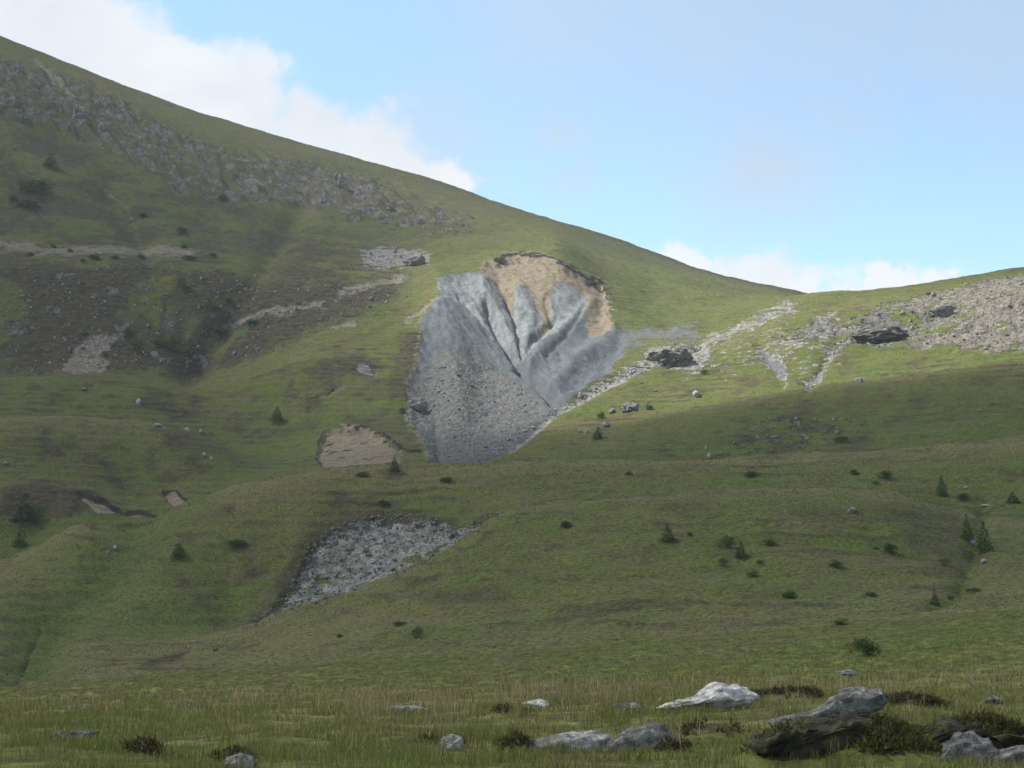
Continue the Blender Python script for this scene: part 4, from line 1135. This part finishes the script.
edge = np.minimum.reduce([np.arange(nx)[:, None] + 0 * cx, np.arange(nx)[None, :] + 0 * cx, nx - 1 - np.arange(nx)[:, None] + 0 * cx, nx - 1 - np.arange(nx)[None, :] + 0 * cx])
ef = sstep(0, 6, edge); top = CH + (top - CH) * ef; bot = CH + (bot - CH) * ef - .5
V = np.concatenate([np.stack([cx, cy, top], -1).reshape(-1, 3), np.stack([cx, cy, bot], -1).reshape(-1, 3)])
a_, b_ = np.meshgrid(np.arange(nx - 1), np.arange(nx - 1), indexing='ij'); q = (a_ * nx + b_).ravel()
ft = np.stack([q, q + nx, q + nx + 1, q + 1], -1); fb = ft[:, ::-1] + nx * nx
rim = np.concatenate([np.arange(nx), np.arange(1, nx) * nx + nx - 1, (nx * nx - 2) - np.arange(nx - 1), np.arange(nx - 2, 0, -1) * nx])
r2 = np.roll(rim, -1); fs = np.stack([rim, r2, r2 + nx * nx, rim + nx * nx], -1)
op = (1 - np.sqrt(T)) * np.clip(ef, .0, 1); op = np.concatenate([op.ravel(), op.ravel()])
me = np_mesh('cloud', V, np.concatenate([ft, fb, fs]), [], True, {'vapour': np.stack([op] * 4, -1)})
mc, t = newmat('cloud_vapour')
dA = t.attr('vapour')[0]
df = t.n('ShaderNodeBsdfDiffuse'); t.set(df, 'Color', (.55, .56, .58, 1)); tl = t.n('ShaderNodeBsdfTranslucent'); t.set(tl, 'Color', (.20, .205, .215, 1))
m1 = t.n('ShaderNodeMixShader'); t.set(m1, 0, .6); t.t.links.new(df.outputs[0], m1.inputs[1]); t.t.links.new(tl.outputs[0], m1.inputs[2])
tr_ = t.n('ShaderNodeBsdfTransparent'); m2 = t.n('ShaderNodeMixShader'); t.set(m2, 0, dA)
t.t.links.new(tr_.outputs[0], m2.inputs[1]); t.t.links.new(m1.outputs[0], m2.inputs[2])
o_ = t.n('ShaderNodeOutputMaterial'); t.t.links.new(m2.outputs[0], o_.inputs[0])
me.materials.append(mc)
tag(link('cloud', me), 'unseen grey cloud high over the valley, its gap shaped to light the scar', 'cloud', None, 'structure')

w = bpy.data.worlds.new('World'); sc.world = w; w.use_nodes = True
t = NT(w)
sky = t.n('ShaderNodeTexSky', sky_type='NISHITA'); sky.sun_disc = False; sky.sun_elevation = SEL; sky.sun_rotation = SAZ
sky.altitude = 1200; sky.air_density = 1.0; sky.dust_density = 1.2; sky.ozone_density = 1.0
dirv = t.n('ShaderNodeTexCoord').outputs['Generated']
wn = t.n('ShaderNodeTexNoise'); t.set(wn, 'Vector', dirv); t.set(wn, 'Scale', 16.0); t.set(wn, 'Detail', 5.0); t.set(wn, 'Roughness', .6)
w1 = t.n('ShaderNodeVectorMath', operation='SUBTRACT'); t.set(w1, 0, wn.outputs['Color']); w1.inputs[1].default_value = (.5, .5, .5)
w2 = t.n('ShaderNodeVectorMath', operation='SCALE'); t.set(w2, 0, w1.outputs[0]); t.set(w2, 'Scale', .085)
w3 = t.n('ShaderNodeVectorMath', operation='ADD'); t.set(w3, 0, dirv); t.set(w3, 1, w2.outputs[0]); warped = w3.outputs[0]
nz1 = t.noise(dirv, 9, 7, .58, .3); nz2 = t.noise(dirv, 3.0, 5, .6, .2)
mp = t.n('ShaderNodeMapping'); t.set(mp, 'Vector', dirv); t.set(mp, 'Scale', (1, 1, 2.5)); nz3 = t.noise(mp.outputs[0], 5, 6, .6, .4)
def blob(px, py, rpx):
    a, tn = ray(px, py); v = Vector((math.sin(a), math.cos(a), float(tn))).normalized()
    dn = t.n('ShaderNodeVectorMath', operation='DISTANCE'); t.set(dn, 0, warped); dn.inputs[1].default_value = v
    return t.ramp(dn.outputs['Value'], rpx / F * 1.7, rpx / F * .1)
def total(lst):
    s = None
    for b in lst:
        v = blob(*b); s = v if s is None else t.math('MAXIMUM', s, v)
    return s
bank = total([(-150,20,190),(0,50,115),(80,70,110),(130,60,60),(165,95,85),(240,115,70),(310,135,70),(380,155,65),(440,175,50),
              (690,292,46),(760,310,54),(835,322,48),(890,308,36),(930,326,38)])
veil = total([(560,10,110),(700,-10,140),(850,0,130),(1000,5,120),(1000,-60,160)])
wisp = total([(770,150,75),(840,100,60),(880,85,50),(560,155,40),(440,160,60)])
away = t.ramp(t.math('MULTIPLY', t.n('ShaderNodeSeparateXYZ', inputs={0: dirv}).outputs[1], 1.0), .75, .3)
cm = t.ramp(t.math('ADD', bank, t.math('MULTIPLY', t.math('SUBTRACT', nz1, .5), 1.7)), .30, .66)
gen = t.math('MULTIPLY', away, t.ramp(nz2, .42, .6)); cm = t.math('MAXIMUM', cm, gen)
vm = t.math('MULTIPLY', t.math('MAXIMUM', t.math('MULTIPLY', veil, .62), t.math('MULTIPLY', wisp, t.ramp(nz3, .35, .7))), .72)
CLD = t.mix(t.ramp(nz1, .3, .7), (3.05, 3.15, 3.27), (3.75, 3.77, 3.8))
skyc = t.mix(.08, t.mix(1.0, sky.outputs[0], (.96, 1.07, 1.02), 'MULTIPLY'), (2.25, 2.75, 3.1))
skyc = t.mix(vm, skyc, (2.25, 2.50, 2.74))
skyc = t.mix(t.math('MULTIPLY', cm, .93), skyc, CLD)
bg = t.n('ShaderNodeBackground'); t.set(bg, 'Color', skyc); t.set(bg, 'Strength', .125)
o_ = t.n('ShaderNodeOutputWorld'); t.t.links.new(bg.outputs[0], o_.inputs[0])

HZ = True
if HZ:
    bm = bmesh.new(); bmesh.ops.create_cube(bm, size=1); me = bpy.data.meshes.new('haze'); bm.to_mesh(me); bm.free()
    zmin = float(Z.min()) - 1.0; zmax = float(Z.max()) + 12.0
    o = link('haze', me); o.scale = (12400, 12400, zmax - zmin); o.location = (0, 0, (zmax + zmin) / 2)
    mh, t = newmat('valley_haze')
    pv = t.n('ShaderNodeVolumePrincipled'); t.set(pv, 'Color', (.90, .95, 1.0, 1)); t.set(pv, 'Density', .00011); t.set(pv, 'Anisotropy', .1)
    o_ = t.n('ShaderNodeOutputMaterial'); t.t.links.new(pv.outputs[0], o_.inputs['Volume'])
    me.materials.append(mh); tag(o, 'thin bluish haze filling the air over the valley', 'haze', None, 'stuff')
    print('z range', zmin, zmax)

# ------------------------------------------------------------------ camera and render settings
cam = bpy.data.cameras.new('camera'); co = link('camera', cam); sc.camera = co
cam.sensor_width = 36; cam.lens = F * 36 / 1024; cam.clip_start = .1; cam.clip_end = 20000
co.location = (0, 0, CAMZ); co.rotation_euler = (math.pi / 2 + PIT, 0, 0)
vs = sc.view_settings; vs.view_transform = 'Standard'; vs.look = 'None'; vs.gamma = 1; vs.exposure = 1.2; vs.use_curve_mapping = False
cy_ = sc.cycles
cy_.max_bounces = 6; cy_.diffuse_bounces = 3; cy_.transparent_max_bounces = 12; cy_.volume_bounces = 0; cy_.caustics_reflective = False; cy_.caustics_refractive = False
print('script done', round(time.time() - T0, 1))
